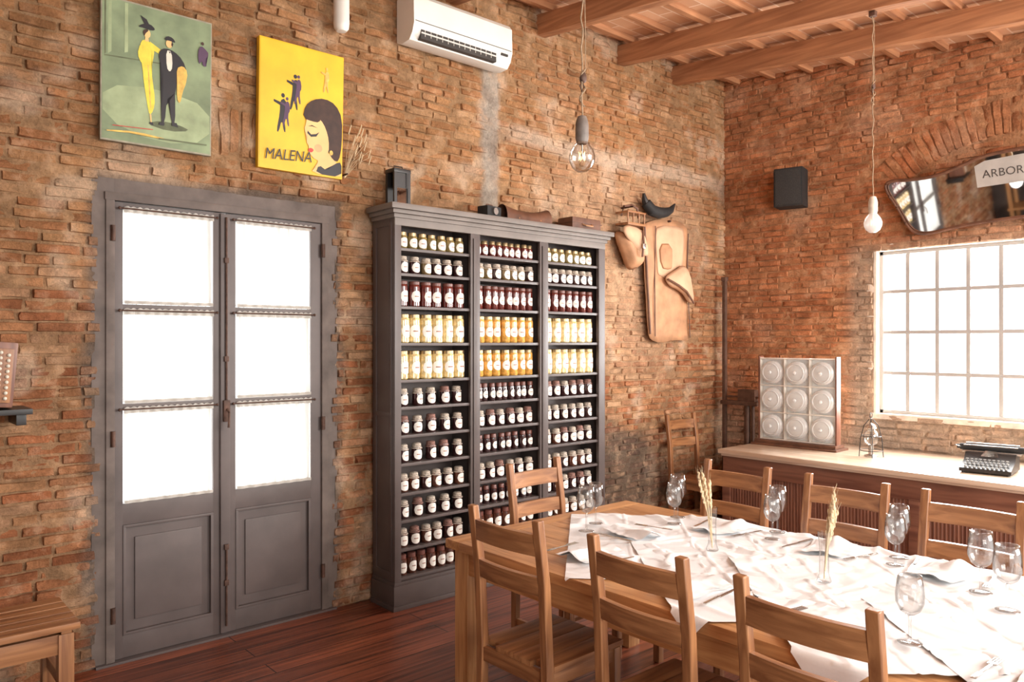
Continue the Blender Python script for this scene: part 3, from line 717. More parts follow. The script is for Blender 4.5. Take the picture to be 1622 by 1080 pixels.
for a, c in ((.325, .338), (-.348, -.335)): MB().box(-.03, .045, a, c, .03, .76, .003).obj("side_rail", M['dkZ'], rk)
gj = root("glass_jar", "round clear glass jar lying in the display rack", "jar", group="round glass jars in the display rack")
T = Matrix.Rotation(-math.pi / 2, 4, 'Y')
MB().lathe([(.0001, -.02), (.06, -.02), (.092, -.012), (.098, .0), (.098, .02), (.088, .035), (.07, .038)], seg=28, Mx=T).obj("jar_body", M['rackglass'], gj, ang=180)
b_ = MB(); b_.lathe([(.072, .034), (.078, .040), (.072, .048), (.064, .040), (.072, .034)], seg=28, Mx=T); b_.lathe([(.0001, .05), (.03, .05), (.06, .045), (.07, .04)], seg=28, Mx=T); b_.lathe([(.0001, .066), (.012, .064), (.016, .056), (.01, .05)], seg=14, Mx=T)
b_.obj("lid", M['rackglass'], gj, ang=180)
k = 0
for i in range(3):
    for j in range(3):
        p = Matrix.Rotation(.04, 3, 'Z') @ Vector((-.005, -.225 + .22 * i, 0)); loc = (6.06 + p.x, 3.265 + p.y, DZ + .162 + .23 * j)
        if k == 0: gj.location = loc; gj.rotation_euler = (0, 0, .04)
        else: dup(gj, loc, .04)
        k += 1
ln = root("table_lantern", "small wire-framed glass lantern standing on the counter", "lantern", (5.97, 2.61, DZ))
b_ = MB()
for k in range(4):
    a = k * math.pi / 2 + .5; c, s = math.cos(a), math.sin(a)
    b_.tube([(c * .085, s * .085, 0), (c * .075, s * .075, .14), (c * .05, s * .05, .24), (c * .012, s * .012, .29)], .0035, 6)
for z, r in ((.05, .082), (.16, .072)): b_.tube([(r * math.cos(t * .3142), r * math.sin(t * .3142), z) for t in range(20)], .003, 5, closed=True)
b_.tube([(.022 * math.cos(t * .52), 0, .315 + .022 * math.sin(t * .52)) for t in range(12)], .003, 5, closed=True)
b_.obj("wire_frame", M['black'], ln)
MB().ball((0, 0, .15), .058, (1, 1, 1.1), 20).obj("glass_globe", M['glass'], ln, ang=180)
MB().lathe([(.0001, .0), (.05, 0), (.05, .012), (.02, .02), (.018, .09), (.0001, .09)]).obj("base", M['steel'], ln)
MB().lathe([(.03, .215), (.04, .22), (.028, .245), (.0001, .26)]).obj("cap", M['steel'], ln)
tw = root("typewriter", "vintage black manual typewriter standing on the counter", "typewriter", (5.90, 1.78, DZ), .12)
b_ = MB(); b_.prism([(-.17, .01), (-.17, .035), (-.02, .075), (.02, .12), (.15, .12), (.16, .01)], .30, 0, Matrix.Translation((0, .15, 0)) @ Matrix.Rotation(math.pi / 2, 4, 'X'))
for y in (-.13, .13):
    for x in (-.14, .13): b_.cyl((x, y, 0), (x, y, .012), .012)
b_.obj("body", M['black'], tw)
kr = mat("key_top", (.30, .29, .27), .4)
b_ = MB()
for r_ in range(4):
    for k in range(10):
        x = -.158 + r_ * .032; y = -.12 + k * .026 + (r_ % 2) * .008; z = .045 + r_ * .013
        b_.cyl((x, y, z - .02), (x, y, z), .0025, seg=5); b_.cyl((x, y, z), (x, y, z + .004), .0095, seg=10)
b_.obj("keyboard", kr, tw)
b_ = MB(); b_.cyl((.07, -.19, .15), (.07, .19, .15), .022, seg=20); b_.cyl((.07, -.205, .15), (.07, -.19, .15), .015); b_.cyl((.07, .19, .15), (.07, .21, .15), .015); b_.obj("platen_roller", M['blackm'], tw)
b_ = MB(); b_.box(.05, .12, -.175, .175, .115, .13, .003); b_.box(.095, .105, -.16, .16, .13, .18, .003); b_.tube([(.05, .18, .15), (-.01, .2, .165), (-.04, .2, .17)], .003); b_.cyl((.02, -.16, .168), (.02, .16, .168), .003); b_.obj("carriage", M['steel'], tw)
b_ = MB()
for k in range(15):
    a = -1 + 2 * k / 14; b_.cyl((-.01, a * .05, .10), (.045, a * .03, .135), .0015, seg=4)
b_.obj("type_bars", M['steel'], tw)

# corner weighing scale
sc = root("weighing_scale", "tall dark iron weighing scale standing in the corner", "scale", (6.36, 4.02, 0))
b_ = MB(); b_.box(-.14, .12, -.24, .2, 0, .1, .01); b_.box(-.1, .1, -.2, .16, .1, .13, .006); b_.obj("base", M['oldiron'], sc)
b_ = MB(); b_.box(-.018, .018, .125, .16, .12, 2.25, .006); b_.box(-.024, .024, .118, .168, 2.22, 2.26, .006); b_.cyl((0, -.10, .12), (0, -.10, 1.05), .028); b_.cyl((0, -.16, .12), (0, -.16, 1.05), .016); b_.obj("column", M['oldiron'], sc)
b_ = MB(); b_.box(-.05, .05, -.23, .16, 1.05, 1.09, .008); b_.box(-.04, .04, -.2, -.02, 1.09, 1.2, .01); b_.cyl((-.02, -.24, 1.13), (-.02, .1, 1.13), .008); b_.ball((-.02, -.25, 1.13), .018); b_.obj("beam_head", M['oldiron'], sc)

# ------------------------------------------------------------------ wall things
acx0, acx1, acy, acz0, acz1 = 2.745, 3.575, 4.065, 3.575, 3.875
ac = root("air_conditioner", "white split air conditioner mounted high on the brick wall", "air conditioner", ((acx0 + acx1) / 2, 4.26, acz0))
def acp(b2, n, m): return b2.obj(n, m, ac, loc=tuple(-v for v in ac.location))
prof = [(4.265, acz0 + .02), (4.20, acz0), (4.12, acz0 + .005), (acy + .02, acz0 + .045), (acy, acz0 + .10), (acy + .005, acz1 - .03), (acy + .03, acz1), (4.265, acz1)]
T = Matrix.Translation((acx0, 0, 0)) @ Matrix(((0, 0, 1, 0), (1, 0, 0, 0), (0, 1, 0, 0), (0, 0, 0, 1)))
acp(MB().prism(prof, acx1 - acx0, 0, T), "body", M['white'])
b_ = MB(); b_.box(acx0 + .06, acx1 - .14, acy + .010, acy + .06, acz0 + .012, acz0 + .084, 0); b_.box(acx0 + .01, acx1 - .01, acy - .002, acy + .004, acz0 + .112, acz0 + .116); b_.box(acx1 - .10, acx1 - .04, acy + .0, acy + .02, acz0 + .07, acz0 + .085)
acp(b_, "air_outlet", M['slot'])
b_ = MB()
b_.box(acx0 + .06, acx1 - .14, acy + .004, acy + .012, acz0 + .046, acz0 + .054)
for k in range(14):
    x = acx0 + .09 + k * .046; b_.box(x, x + .003, acy + .008, acy + .03, acz0 + .03, acz0 + .074)
acp(b_, "louvre", M['white'])
tl = root("wall_lamp", "white cylindrical wall lamp above the posters", "lamp", (2.30, 4.19, 3.53))
MB().lathe([(.0001, 0), (.03, .002), (.045, .02), (.048, .05), (.048, .36), (.0001, .37)]).obj("lamp_shade", M['white'], tl); MB().box(-.02, .02, .03, .085, .2, .3, .004).obj("bracket", M['steel'], tl)
sp = root("loudspeaker", "small black loudspeaker fixed to the brick wall", "speaker", (6.38, 3.50, 2.84), .25)
MB().box(-.09, .11, -.125, .125, 0, .34, .012).obj("cabinet", M['blackm'], sp); MB().box(-.096, -.088, -.11, .11, .015, .325, .004).obj("grille", mat("speaker_grille", (.03, .027, .025), .9, ns=200, var=.6), sp)
MB().box(.10, .15, -.02, .02, .12, .2, .004).obj("bracket", M['black'], sp)

# posters
pg = mat("green_paint", (.22, .28, .155), .6, var=.3, ns=6); pg2 = mat("light_green_paint", (.33, .40, .22), .6, var=.25, ns=9)
py = mat("yellow_paint", (.84, .50, .02), .5, var=.14, ns=5); pyd = mat("dress_yellow", (.80, .66, .07), .6, var=.15, ns=20)
pk_ = mat("paint_black", (.018, .015, .018), .5); pw = mat("paint_white", (.75, .70, .58), .6); psk = mat("paint_skin", (.82, .52, .21), .6, var=.08)
psk2 = mat("paint_cheek", (.80, .38, .18), .6); pr = mat("paint_red", (.60, .04, .03), .5); pbr = mat("paint_brown", (.05, .022, .014), .6, var=.3, ns=20); psh = mat("paint_straw", (.72, .45, .10), .6, var=.3, ns=30); pvi = mat("paint_violet", (.10, .05, .10), .6)
plg = mat("paint_dark_green", (.12, .14, .07), .6, var=.3, ns=14)
PM = [pg, pg2, py, pyd, pk_, pw, psk, psk2, pr, pbr, psh, pvi, plg]
def smooth(p, it=2):
    for _ in range(it):
        q = []
        for i in range(len(p)):
            a, c = p[i], p[(i + 1) % len(p)]; q += [(a[0] * .75 + c[0] * .25, a[1] * .75 + c[1] * .25), (a[0] * .25 + c[0] * .75, a[1] * .25 + c[1] * .75)]
        p = q
    return p
def circ(u, v, ru, rv=None, n=18): rv = rv or ru; return [(u + ru * math.cos(t * 2 * math.pi / n), v + rv * math.sin(t * 2 * math.pi / n)) for t in range(n)]
def poster(name, label, x0, x1, z0, z1, edge, bg, shapes, texts, tilt, th, roll=0):
    W = x1 - x0; Hh = z1 - z0
    p = root(name, label, "painting", ((x0 + x1) / 2, YW - .045, z0)); p.rotation_euler = (tilt, roll, 0)
    MB().box(-W / 2, W / 2, -.0, th, 0, Hh, .003).obj("stretcher_frame", edge, p)
    b2 = MB(); 
    def P(u, v, k): return (-W / 2 + W * u, -.0012 - .00025 * k, Hh * (1 - v))
    b2.add([P(.012, .988, 0), P(.988, .988, 0), P(.988, .012, 0), P(.012, .012, 0)], [[0, 1, 2, 3]], bg)
    for k, sh in enumerate(shapes): 
        mi, pts = sh[0], sh[1]
        if len(pts) > 4 and len(sh) < 3: pts = smooth(pts, 1)
        bm = bmesh.new(); vv = [bm.verts.new(P(min(.988, max(.012, u)), min(.988, max(.012, v)), k + 1)) for u, v in pts]; f = bm.faces.new(vv); bmesh.ops.triangulate(bm, faces=[f]); bm.verts.index_update()
        b2.add([v.co.copy() for v in bm.verts], [[v.index for v in f.verts] for f in bm.faces], mi); bm.free()
    for txt, u, v, size, mi, shear in texts:
        vs, fs = text_mesh(txt, size)
        b2.add([(-W / 2 + W * u + q.x * .92 + q.y * shear, -.012, Hh * (1 - v) + q.y * 1.1 + q.x * .06) for q in vs], fs, mi)
    b2.obj("painted_canvas", PM, p, flat=True); return p
fig = [(3, [(.34, .26), (.39, .24), (.455, .28), (.46, .34), (.43, .42), (.445, .52), (.47, .66), (.455, .74), (.42, .78), (.40, .70), (.37, .56), (.355, .44), (.33, .34)]), (10, [(.40, .42), (.41, .42), (.435, .72), (.425, .73)]), (3, [(.42, .25), (.55, .305), (.545, .335), (.42, .30)]), (3, [(.335, .28), (.31, .36), (.345, .42), (.355, .40), (.33, .355), (.36, .29)]),
       (6, circ(.395, .20, .030, .030)), (6, [(.38, .22), (.405, .22), (.41, .255), (.375, .255)]), (9, [(.355, .185), (.39, .165), (.41, .175), (.38, .20), (.37, .225)]), (4, [(.31, .165), (.36, .135), (.42, .125), (.47, .155), (.44, .172), (.37, .165)]), (4, [(.37, .135), (.335, .08), (.39, .10), (.41, .13)]), (6, [(.42, .77), (.435, .77), (.44, .83), (.43, .83)]), (4, [(.42, .825), (.45, .825), (.455, .845), (.42, .84)]),
       (4, [(.50, .30), (.56, .27), (.64, .28), (.72, .33), (.76, .41), (.73, .43), (.67, .37), (.665, .52), (.645, .60), (.655, .80), (.615, .81), (.60, .62), (.575, .64), (.555, .82), (.52, .82), (.535, .58), (.535, .42), (.50, .36)]),
       (5, [(.565, .285), (.615, .285), (.625, .40), (.60, .44), (.57, .41)]), (4, [(.585, .29), (.605, .29), (.60, .305)], 1), (6, circ(.592, .235, .030, .030)), (4, [(.545, .215), (.57, .18), (.625, .185), (.655, .22), (.60, .212)]), (9, [(.615, .215), (.63, .23), (.62, .255), (.61, .24)]),
       (10, [(.66, .40), (.72, .37), (.765, .41), (.75, .50), (.72, .56), (.695, .66), (.665, .62), (.67, .5)]), (4, [(.62, .80), (.665, .80), (.68, .83), (.62, .825)]), (4, [(.51, .815), (.555, .815), (.55, .835), (.50, .835)])]
sh1 = [(1, [(.02, .62), (.5, .57), (.98, .64), (.98, .9), (.5, .97), (.02, .85)]), (12, [(.03, .41), (.62, .38), (.62, .388), (.03, .42)]), (1, [(.06, .02), (.09, .02), (.09, .38), (.06, .4)]), (1, [(.2, .02), (.23, .02), (.23, .36), (.2, .37)]), (12, [(.03, .02), (.045, .02), (.045, .4), (.03, .41)], 1),
       (12, [(.38, .84), (.52, .80), (.70, .81), (.80, .84), (.6, .87)])] + fig + [
       (11, [(.86, .24), (.89, .19), (.93, .21), (.97, .24), (.93, .29), (.95, .34), (.91, .34), (.90, .30), (.87, .34)]), (9, circ(.905, .175, .014, .013)),
       (10, [(.05, .93), (.3, .91), (.6, .93), (.6, .94), (.3, .925), (.05, .94)]), (8, [(.10, .89), (.45, .875), (.45, .88), (.10, .895)]), (12, [(.5, .93), (.95, .92), (.95, .93), (.5, .94)])]
poster("tango_poster", "green painting of a couple dancing, woman in yellow dress", .985, 1.535, 2.662, 3.385, mat("worn_frame_edge", (.33, .30, .22), .7, var=.3, ns=15), 0, sh1, [], .02, .03)
def dancer(u, v, s, c=4):
    return [(c, [(u - .02 * s, v), (u + .03 * s, v - .02 * s), (u + .05 * s, v + .06 * s), (u + .02 * s, v + .10 * s), (u + .04 * s, v + .2 * s), (u + .02 * s, v + .2 * s), (u, v + .12 * s), (u - .03 * s, v + .21 * s), (u - .05 * s, v + .2 * s), (u - .02 * s, v + .08 * s)]),
            (c, circ(u + .008 * s, v - .035 * s, .018 * s, .015 * s, 12)), (c, [(u - .02 * s, v + .01 * s), (u - .08 * s, v - .0 * s), (u - .08 * s, v + .015 * s), (u - .01 * s, v + .035 * s)])]
sh2 = dancer(.26, .46, 1.2) + dancer(.31, .47, .9, 11) + dancer(.40, .29, 1.1) + dancer(.44, .28, .9, 11) + dancer(.78, .16, .8, 10) + [
       (6, [(.70, .82), (.86, .80), (.98, .95), (.98, .985), (.6, .985), (.68, .92)]),
       (4, [(.66, .985), (.70, .91), (.80, .95), (.90, .88), (.985, .86), (.985, .985)]),
       (9, [(.50, .56), (.53, .46), (.62, .40), (.76, .37), (.90, .40), (.985, .50), (.985, .72), (.95, .86), (.88, .86), (.80, .78), (.66, .6)]),
       (6, [(.55, .54), (.62, .52), (.72, .55), (.78, .61), (.82, .70), (.82, .80), (.76, .87), (.66, .88), (.58, .83), (.575, .77), (.545, .75), (.56, .70), (.515, .65), (.54, .6)]),
       (7, circ(.69, .78, .05, .032)),
       (9, [(.525, .565), (.57, .48), (.66, .455), (.72, .52), (.70, .575), (.60, .575)]),
       (4, [(.56, .655), (.60, .68), (.66, .67), (.70, .65), (.665, .69), (.60, .70), (.555, .675)], 1), (9, [(.56, .62), (.61, .605), (.68, .62), (.61, .614)]),
       (8, [(.565, .80), (.60, .785), (.64, .80), (.61, .825), (.575, .82)]), (10, circ(.85, .80, .022, .02))]
poster("portrait_poster", "yellow painting of a dark-haired woman with closed eyes and MALENA lettering", 1.80, 2.335, 2.645, 3.39, py, 2, sh2, [("MALENA", .06, .93, .082, 4, .15)], .03, .04, .0)
dg = root("dried_grass", "small bunch of dried grass tucked beside the yellow painting", "dried plant", (2.36, 4.24, 2.66))
b_ = MB(); 
for i in range(14):
    tip = Vector((U(.02, .2), U(-.05, -.0), U(.15, .34))); b_.tube([(0, .02, 0), tip * .5 + Vector((-.01, 0, .02)), tip], [.0015, .0012, .0006], 4)
    for k in range(5): b_.ball(tip - Vector((.004, 0, .012)) * k, .005, (.7, .7, 1.6), 5)
b_.obj("grass_stems", M['straw'], dg); MB().cyl((0, -.015, .02), (0, .045, .02), .006).obj("nail", M['rust'], dg)

ba = root("button_accordion", "small wooden button accordion resting on a dark wall bracket", "accordion", (.50, 4.14, 1.35))
T = Matrix.Rotation(.08, 4, 'Y')
MB().box(-.10, .085, -.10, .10, 0.008, .30, .01, 0, T).obj("case", M['dkZ'], ba)
b_ = MB(); b_.box(-.08, .07, -.112, -.10, .03, .27, .004, 0, T); b_.obj("front_panel", M['chZ'], ba)
b_ = MB()
for k in range(9):
    b_.ball((.05, -.115, .05 + k * .024), .008, Mx=T); b_.ball((.02, -.115, .06 + k * .024), .008, Mx=T)
b_.obj("buttons", M['paper'], ba)
wb = MB(); wb.box(.38, .66, 4.02, 4.27, 1.32, 1.345, .004); wb.box(.60, .64, 4.05, 4.27, 1.27, 1.322, .006)
o = wb.obj("wall_shelf", M['black']); tag(o, "small dark iron wall bracket shelf", "shelf")

# mirror
mr_ = root("wall_mirror", "long ornate dark-framed mirror hung tilted above the window", "mirror", (XW - .04, 1.72, 2.50)); mr_.rotation_euler = (0, -math.radians(13), 0)
half = [(0, .55), (.25, .54), (.40, .49), (.58, .44), (.78, .44), (.90, .46), (.965, .44), (.95, .36), (.90, .27), (.86, .18), (.82, .08), (.77, .02), (.68, .0), (.5, .03), (.3, .05), (0, .06)]
outl = [(a, z) for a, z in half] + [(-a, z) for a, z in half[::-1][1:-1]]
ol = smooth(outl)
b_ = MB(); b_.tube([(-.012, a, z) for a, z in ol], .013, 8, closed=True); b_.tube([(-.016, a * .98, .29 + (z - .29) * .96) for a, z in ol], .005, 6, closed=True)
b_.obj("mirror_frame", M['leatherdk'], mr_)
bm = bmesh.new(); f = bm.faces.new([bm.verts.new((-.012, a, z)) for a, z in ol[::-1]]); bmesh.ops.triangulate(bm, faces=[f]); bm.verts.index_update()
b_ = MB(); b_.add([v.co.copy() for v in bm.verts], [[v.index for v in f.verts] for f in bm.faces]); bm.free(); b_.obj("mirror_glass", M['mirror'], mr_, flat=True)
palep = mat("painted_sign_reflection", (.44, .42, .39), .5, var=.2, ns=5)
b_ = MB(); b_.add([(-.0135, a, z) for a, z in [(.30, .31), (.31, .47), (.24, .50), (.0, .51), (-.25, .50), (-.27, .32)]], [[0, 1, 2, 3, 4, 5]]); b_.obj("sign_reflection_patch", palep, mr_, flat=True)  # reflection of a sign, painted on the mirror as an opaque patch
lett = mat("painted_letter_reflection", (.06, .055, .05), .6)
vs, fs = text_mesh("ARBOR", .082); b_ = MB(); b_.add([(-.0150, .26 - q.x, .375 + q.y) for q in vs], fs); b_.obj("lettering", lett, mr_, flat=True)  # letters of the reflected sign, also painted onto the glass
sb = root("wooden_rack", "light wooden open shelf rack against the opposite wall", "rack", (-.98, 3.2, 0))
for y in (-.75, -.25, .25, .7):
    for x in (-.18, .13): MB().box(x, x + .05, y, y + .05, 0, 2.1, .004).obj("post", M['tbZ'], sb)
for z in (.3, .8, 1.25, 1.65, 2.06): MB().box(-.19, .19, -.77, .77, z, z + .035, .004).obj("shelf", M['tbY'], sb)

# leather things
lh = root("leather_chaps", "large tan leather hide hanging from a hook on the brick wall", "leather chaps", (5.53, 4.21, 1.66))
def sheet(name, pts, m, y, par, bulge=.03, th=.008, it=1, wav=.012):
    pts = smooth(pts, it) if it else pts; cx = sum(p[0] for p in pts) / len(pts); cz = sum(p[1] for p in pts) / len(pts)
    q = []
    for i in range(len(pts)):
        a, c = pts[i], pts[(i + 1) % len(pts)]; m_ = max(1, int(math.hypot(c[0] - a[0], c[1] - a[1]) / .04))
        q += [(a[0] + (c[0] - a[0]) * k / m_, a[1] + (c[1] - a[1]) * k / m_) for k in range(m_)]
    pts = q
    b2 = MB(); n = len(pts); vs = []; fs = []; K = 8
    for k in range(K + 1):
        t = k / K
        for p in pts:
            x = cx + (p[0] - cx) * (1 - t); z = cz + (p[1] - cz) * (1 - t)
            w = wav * (math.sin(x * 22 + z * 5) * .6 + noise.noise(Vector((x * 6, z * 4, 2))))
            e = min(1, t * 2); vs.append((x, y - bulge * math.sin(e * math.pi / 2) + w, z))
    for k in range(K):
        for i in range(n): fs.append([k * n + i, k * n + (i + 1) % n, (k + 1) * n + (i + 1) % n, (k + 1) * n + i])
    b2.add(vs, fs); o = b2.obj(name, m, par, ang=60); md = o.modifiers.new("s", 'SOLIDIFY'); md.thickness = th; md.offset = 0; return o
sheet("hide_panel", [(-.34, .96), (-.33, 1.0), (-.12, 1.06), (.14, 1.08), (.26, 1.04), (.30, .98), (.28, .7), (.30, .4), (.33, .03), (.32, -.01), (.1, .0), (-.1, -.03), (-.22, .0), (-.26, .06), (-.30, .5)], M['leather'], 0.0, lh, .008, .006)
sheet("inner_panel", [(-.17, .90), (-.15, 1.0), (.20, 1.02), (.23, .96), (.21, .56), (.17, .52), (-.14, .56), (-.17, .60)], M['leatherlt'], -.016, lh, .006, .004, wav=.010)
sheet("pouch", [(-.13, .84), (.02, .85), (.03, .66), (.01, .62), (-.12, .63)], M['leather'], -.028, lh, .02, .006)
sheet("flap", [(-.10, .54), (.0, .60), (.18, .68), (.27, .62), (.32, .42), (.33, .34), (.26, .33), (.1, .44), (-.04, .48)], M['leatherlt'], -.05, lh, .05, .006)
b_ = MB(); b_.tube([(-.325, -.012, .98), (-.29, -.014, .5), (-.25, -.014, .05)], .009, 6); b_.tube([(-.19, -.022, .99), (-.20, -.022, .5), (-.19, -.02, .03)], .005, 6); b_.tube([(-.09, -.08, .53), (.03, -.105, .48), (.14, -.11, .43), (.26, -.1, .33)], .009, 6); b_.tube([(.30, -.012, .97), (.28, -.016, .7), (.30, -.012, .4), (.325, -.012, .02)], .005, 6); b_.obj("strap", M['leatherdk'], lh)
MB().cyl((0, -.04, 1.05), (0, .06, 1.05), .01).obj("hook", M['rust'], lh)
hn = root("hunting_horn", "dark curved horn hanging above the leather hide", "horn", (5.45, 4.205, 2.78))
MB().tube([(-.22, 0, .06), (-.17, -.02, .0), (-.08, -.03, -.015), (.02, -.03, .0), (.10, -.02, .03), (.16, -.02, .09)], [.045, .05, .05, .042, .03, .008], 12).obj("horn_body", M['blackm'], hn)
MB().tube([(-.22, 0, .06), (-.24, 0, .09), (-.25, .0, .14)], [.035, .025, .012], 8).obj("mouthpiece", M['black'], hn)
MB().cyl((-.05, -.03, .0), (-.05, .07, .0), .008).obj("hook", M['rust'], hn)
bg = root("leather_bag", "worn leather saddlebag with straps hanging on the wall", "leather bag", (5.0, 4.2, 2.27))
sheet("bag_body", [(-.17, .24), (-.14, .30), (.08, .28), (.13, .20), (.18, .04), (.12, .0), (.0, -.02), (-.06, .06)], M['leather'], 0.02, bg, .10, .01)
sheet("bag_flap", [(-.17, .26), (-.15, .34), (.06, .33), (.13, .22), (.17, .10), (.10, .10), (-.02, .16)], M['leatherlt'], -.075, bg, .03, .008)
b_ = MB(); b_.box(-.13, .10, -.10, .04, .34, .36, .004); b_.box(-.13, .10, -.10, .04, .44, .455, .004)
for x in (-.12, -.05, .02, .09): b_.cyl((x, -.09, .35), (x, -.09, .45), .006, seg=8)
b_.obj("wooden_tree", M['chX'], bg)
b_ = MB(); b_.tube([(-.12, -.02, .42), (-.10, -.03, .50), (.0, -.03, .52), (.07, -.03, .50), (.10, -.02, .42)], .010, 6); b_.tube([(.06, -.1, .3), (.04, -.125, .2), (.03, -.12, .08)], .01, 6); b_.obj("strap", M['leatherdk'], bg)
b_ = MB(); b_.box(.025, .06, -.135, -.122, .15, .19, .003); b_.obj("buckle", M['steel'], bg)
MB().cyl((-.01, -.06, .505), (-.01, .075, .505), .008).obj("hook", M['rust'], bg)
# things on the bookcase top
TOP = 2.49
bl = root("oil_lantern", "small black box-shaped lantern standing on the bookcase", "lantern", (2.66, 4.12, TOP))
b_ = MB(); b_.box(-.066, .066, -.058, .058, 0, .02, .004); b_.box(-.062, .062, -.054, .054, .215, .24, .004); b_.box(-.058, .058, .03, .05, .02, .215); b_.box(.03, .058, -.05, .05, .02, .215)
for x in (-.060, .040):
    for y in (-.052, .036): b_.box(x, x + .020, y, y + .016, .02, .215)
b_.box(-.05, .05, -.045, -.040, .12, .215); b_.obj("lantern_case", M['black'], bl)
MB().box(-.045, .045, -.050, -.046, .02, .12).obj("glass_front", M['glass'], bl)
b_ = MB(); b_.tube([(-.035, 0, .24), (-.03, 0, .262), (.03, 0, .262), (.035, 0, .24)], .004, 6); b_.obj("handle", M['black'], bl)
cm = root("box_camera", "small antique black box camera on the bookcase", "camera", (3.36, 4.06, TOP), .2)
MB().box(-.075, .075, -.045, .045, 0, .08, .006).obj("body", M['blackm'], cm); b_ = MB(); b_.cyl((0, -.045, .045), (0, -.06, .045), .024, seg=18); b_.obj("lens", M['steel'], cm)
b_ = MB(); b_.tube([(-.04, 0, .08), (-.03, 0, .095), (.03, 0, .095), (.04, 0, .08)], .004, 6); b_.obj("handle", M['leatherdk'], cm)
lc = root("leather_case", "curved brown leather case lying on the bookcase", "leather case", (3.70, 4.08, TOP), -.03)
b_ = MB(); b_.grid(24, 12, lambda u, v: ((u - .5) * .42, -.07 * math.cos(v * math.pi), (.085 + .035 * abs(2 * u - 1) ** 2) * math.sin(v * math.pi) ** .7)); b_.obj("case_body", M['leatherdk'], lc)
b_ = MB(); b_.tube([(-.1, -.07, .02), (-.1, -.03, .078), (-.1, .04, .07)], .005, 6); b_.tube([(.1, -.07, .02), (.1, -.03, .078), (.1, .04, .07)], .005, 6); b_.obj("strap", M['leather'], lc)
bc = root("carrying_case", "dark worn carrying case on the end of the bookcase", "case", (4.30, 4.10, TOP), 0)
b_ = MB(); b_.box(-.16, .16, -.075, .085, 0, .10, .02); b_.box(-.165, .165, -.08, .09, .055, .063, .003); b_.obj("case_body", M['leatherdk'], bc); b_ = MB(); b_.tube([(-.05, -.077, .05), (-.04, -.10, .035), (.04, -.10, .035), (.05, -.077, .05)], .006, 6); b_.obj("handle", M['leather'], bc)

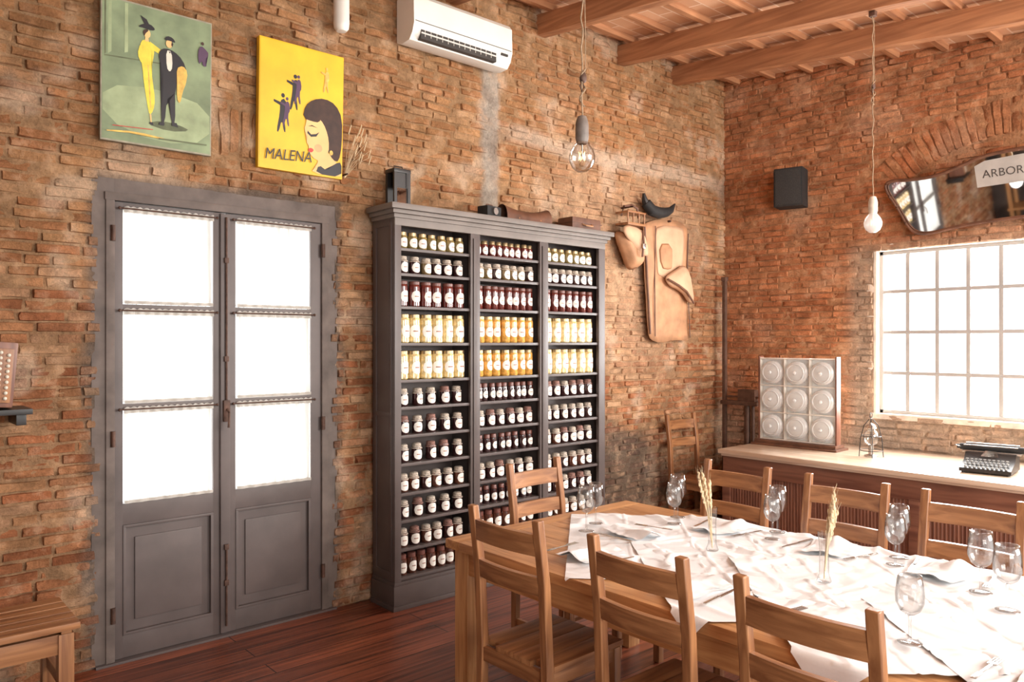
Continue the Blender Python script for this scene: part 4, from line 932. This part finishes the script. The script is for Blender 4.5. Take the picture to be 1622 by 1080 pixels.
# ------------------------------------------------------------------ pendant bulbs
cordm = mat("braided_cord", (.34, .24, .15), .8, var=.3, ns=80); sock = mat("grey_ceramic_socket", (.17, .14, .12), .5, var=.3, ns=30); sockw = mat("white_ceramic_socket", (.62, .55, .46), .4, var=.15, ns=30); fil = mat("filament", (1., .7, .35), .5, emit=3.)
def pendant(x, y, zb, zc, label, zs, sm_, bulbm):
    p = root("pendant_bulb", label, "lamp", (x, y, zb))
    top = zc - zb
    b2 = MB(); pts = [(.004 * math.sin(k * 2.1), .004 * math.cos(k * 1.7), .13 + (top - .13) * k / 30) for k in range(31)]
    b2.tube(pts, .0035, 6); b2.tube([(.018 + .003 * math.sin(k), .0, zs + (top - zs) * k / 12) for k in range(13)], .002, 5)
    b2.tube([(.004 + .012 * math.cos(k * .9), .012 * math.sin(k * .9), zs - .12 + k * .012) for k in range(14)], .0035, 6)
    b2.obj("cord", cordm, p)
    b2 = MB(); b2.ball((.008, 0, zs), .018, (1, .6, 1.3)); b2.tube([(.0, 0, zs - .01), (.012, 0, zs - .04), (0, 0, zs - .06), (-.012, 0, zs - .04)], .003, 6, closed=True); b2.obj("pulley_hook", M['rust'], p)
    MB().box(-.02, .02, -.02, .02, top - .03, top + .012, .006).obj("ceiling_hook", M['rust'], p)
    MB().lathe([(.018, .05), (.022, .052), (.028, .075), (.028, .13), (.024, .15), (.018, .165), (.0001, .172)], seg=18).obj("lamp_socket", sm_, p)
    MB().lathe([(.0001, -.066), (.022, -.063), (.041, -.048), (.053, -.022), (.055, .0), (.048, .024), (.033, .046), (.021, .062), (.018, .078)], seg=26).obj("bulb", bulbm, p, ang=180)
    b2 = MB(); b2.cyl((0, 0, .0), (0, 0, .06), .004); 
    b2.obj("filament_post", M['steel'], p)
    b2 = MB(); b2.tube([(.014 * math.cos(k * 1.257), .014 * math.sin(k * 1.257), (.018 if k % 2 else -.018)) for k in range(11)], .0008, 4); b2.obj("filament", fil, p)
pendant(2.33, 2.21, 2.42, ceil_z(2.21) - .21, "bare clear globe bulb hanging on a braided cord", .33, sock, M['bulb'])
pendant(4.99, 2.17, 2.41, ceil_z(2.17) - .205, "bare milky globe bulb with ceramic socket on a long cord", .88, sockw, M['frost'])

# ------------------------------------------------------------------ light
w = bpy.data.worlds.new("World"); scene.world = w; w.use_nodes = True
bgd = w.node_tree.nodes["Background"]; bgd.inputs[0].default_value = (1, .98, .95, 1); bgd.inputs[1].default_value = 1.6
def area(name, loc, target, sx, sy, power, col):
    l = bpy.data.lights.new(name, 'AREA'); l.shape = 'RECTANGLE'; l.size = sx; l.size_y = sy; l.energy = power; l.color = col
    o = bpy.data.objects.new(name, l); COL.objects.link(o); o.location = loc
    o.rotation_euler = (Vector(target) - Vector(loc)).to_track_quat('-Z', 'Y').to_euler(); return o
area("window_daylight", (XW + .6, 1.9, 1.85), (2.5, 1.9, 1.1), 2.6, 2.2, 720, (1, .985, .96))
area("door_daylight", (1.64, YW + .5, 1.4), (1.64, 0, 1.3), 1.6, 2.4, 70, (1, .98, .94))
area("side_daylight", (4.9, -2.2, 2.6), (4.6, 4.0, 2.0), 3.2, 2.2, 370, (1, .96, .91))
area("added_wall_fill", (.2, -2.3, 1.9), (6.0, 2.6, 2.9), 2.4, 2.0, 130, (1, .96, .91))  # unseen fill lamp added to brighten the right wall and ceiling

cam = bpy.data.cameras.new("Camera"); co = bpy.data.objects.new("Camera", cam); COL.objects.link(co)
co.location = (0, 0, H); co.rotation_euler = (math.radians(90), 0, math.radians(-41.3))
cam.sensor_fit = 'HORIZONTAL'; cam.sensor_width = 36; cam.lens = 26.97; cam.clip_start = .05
scene.camera = co
try: scene.view_settings.view_transform = 'Standard'
except Exception as e: print(e)
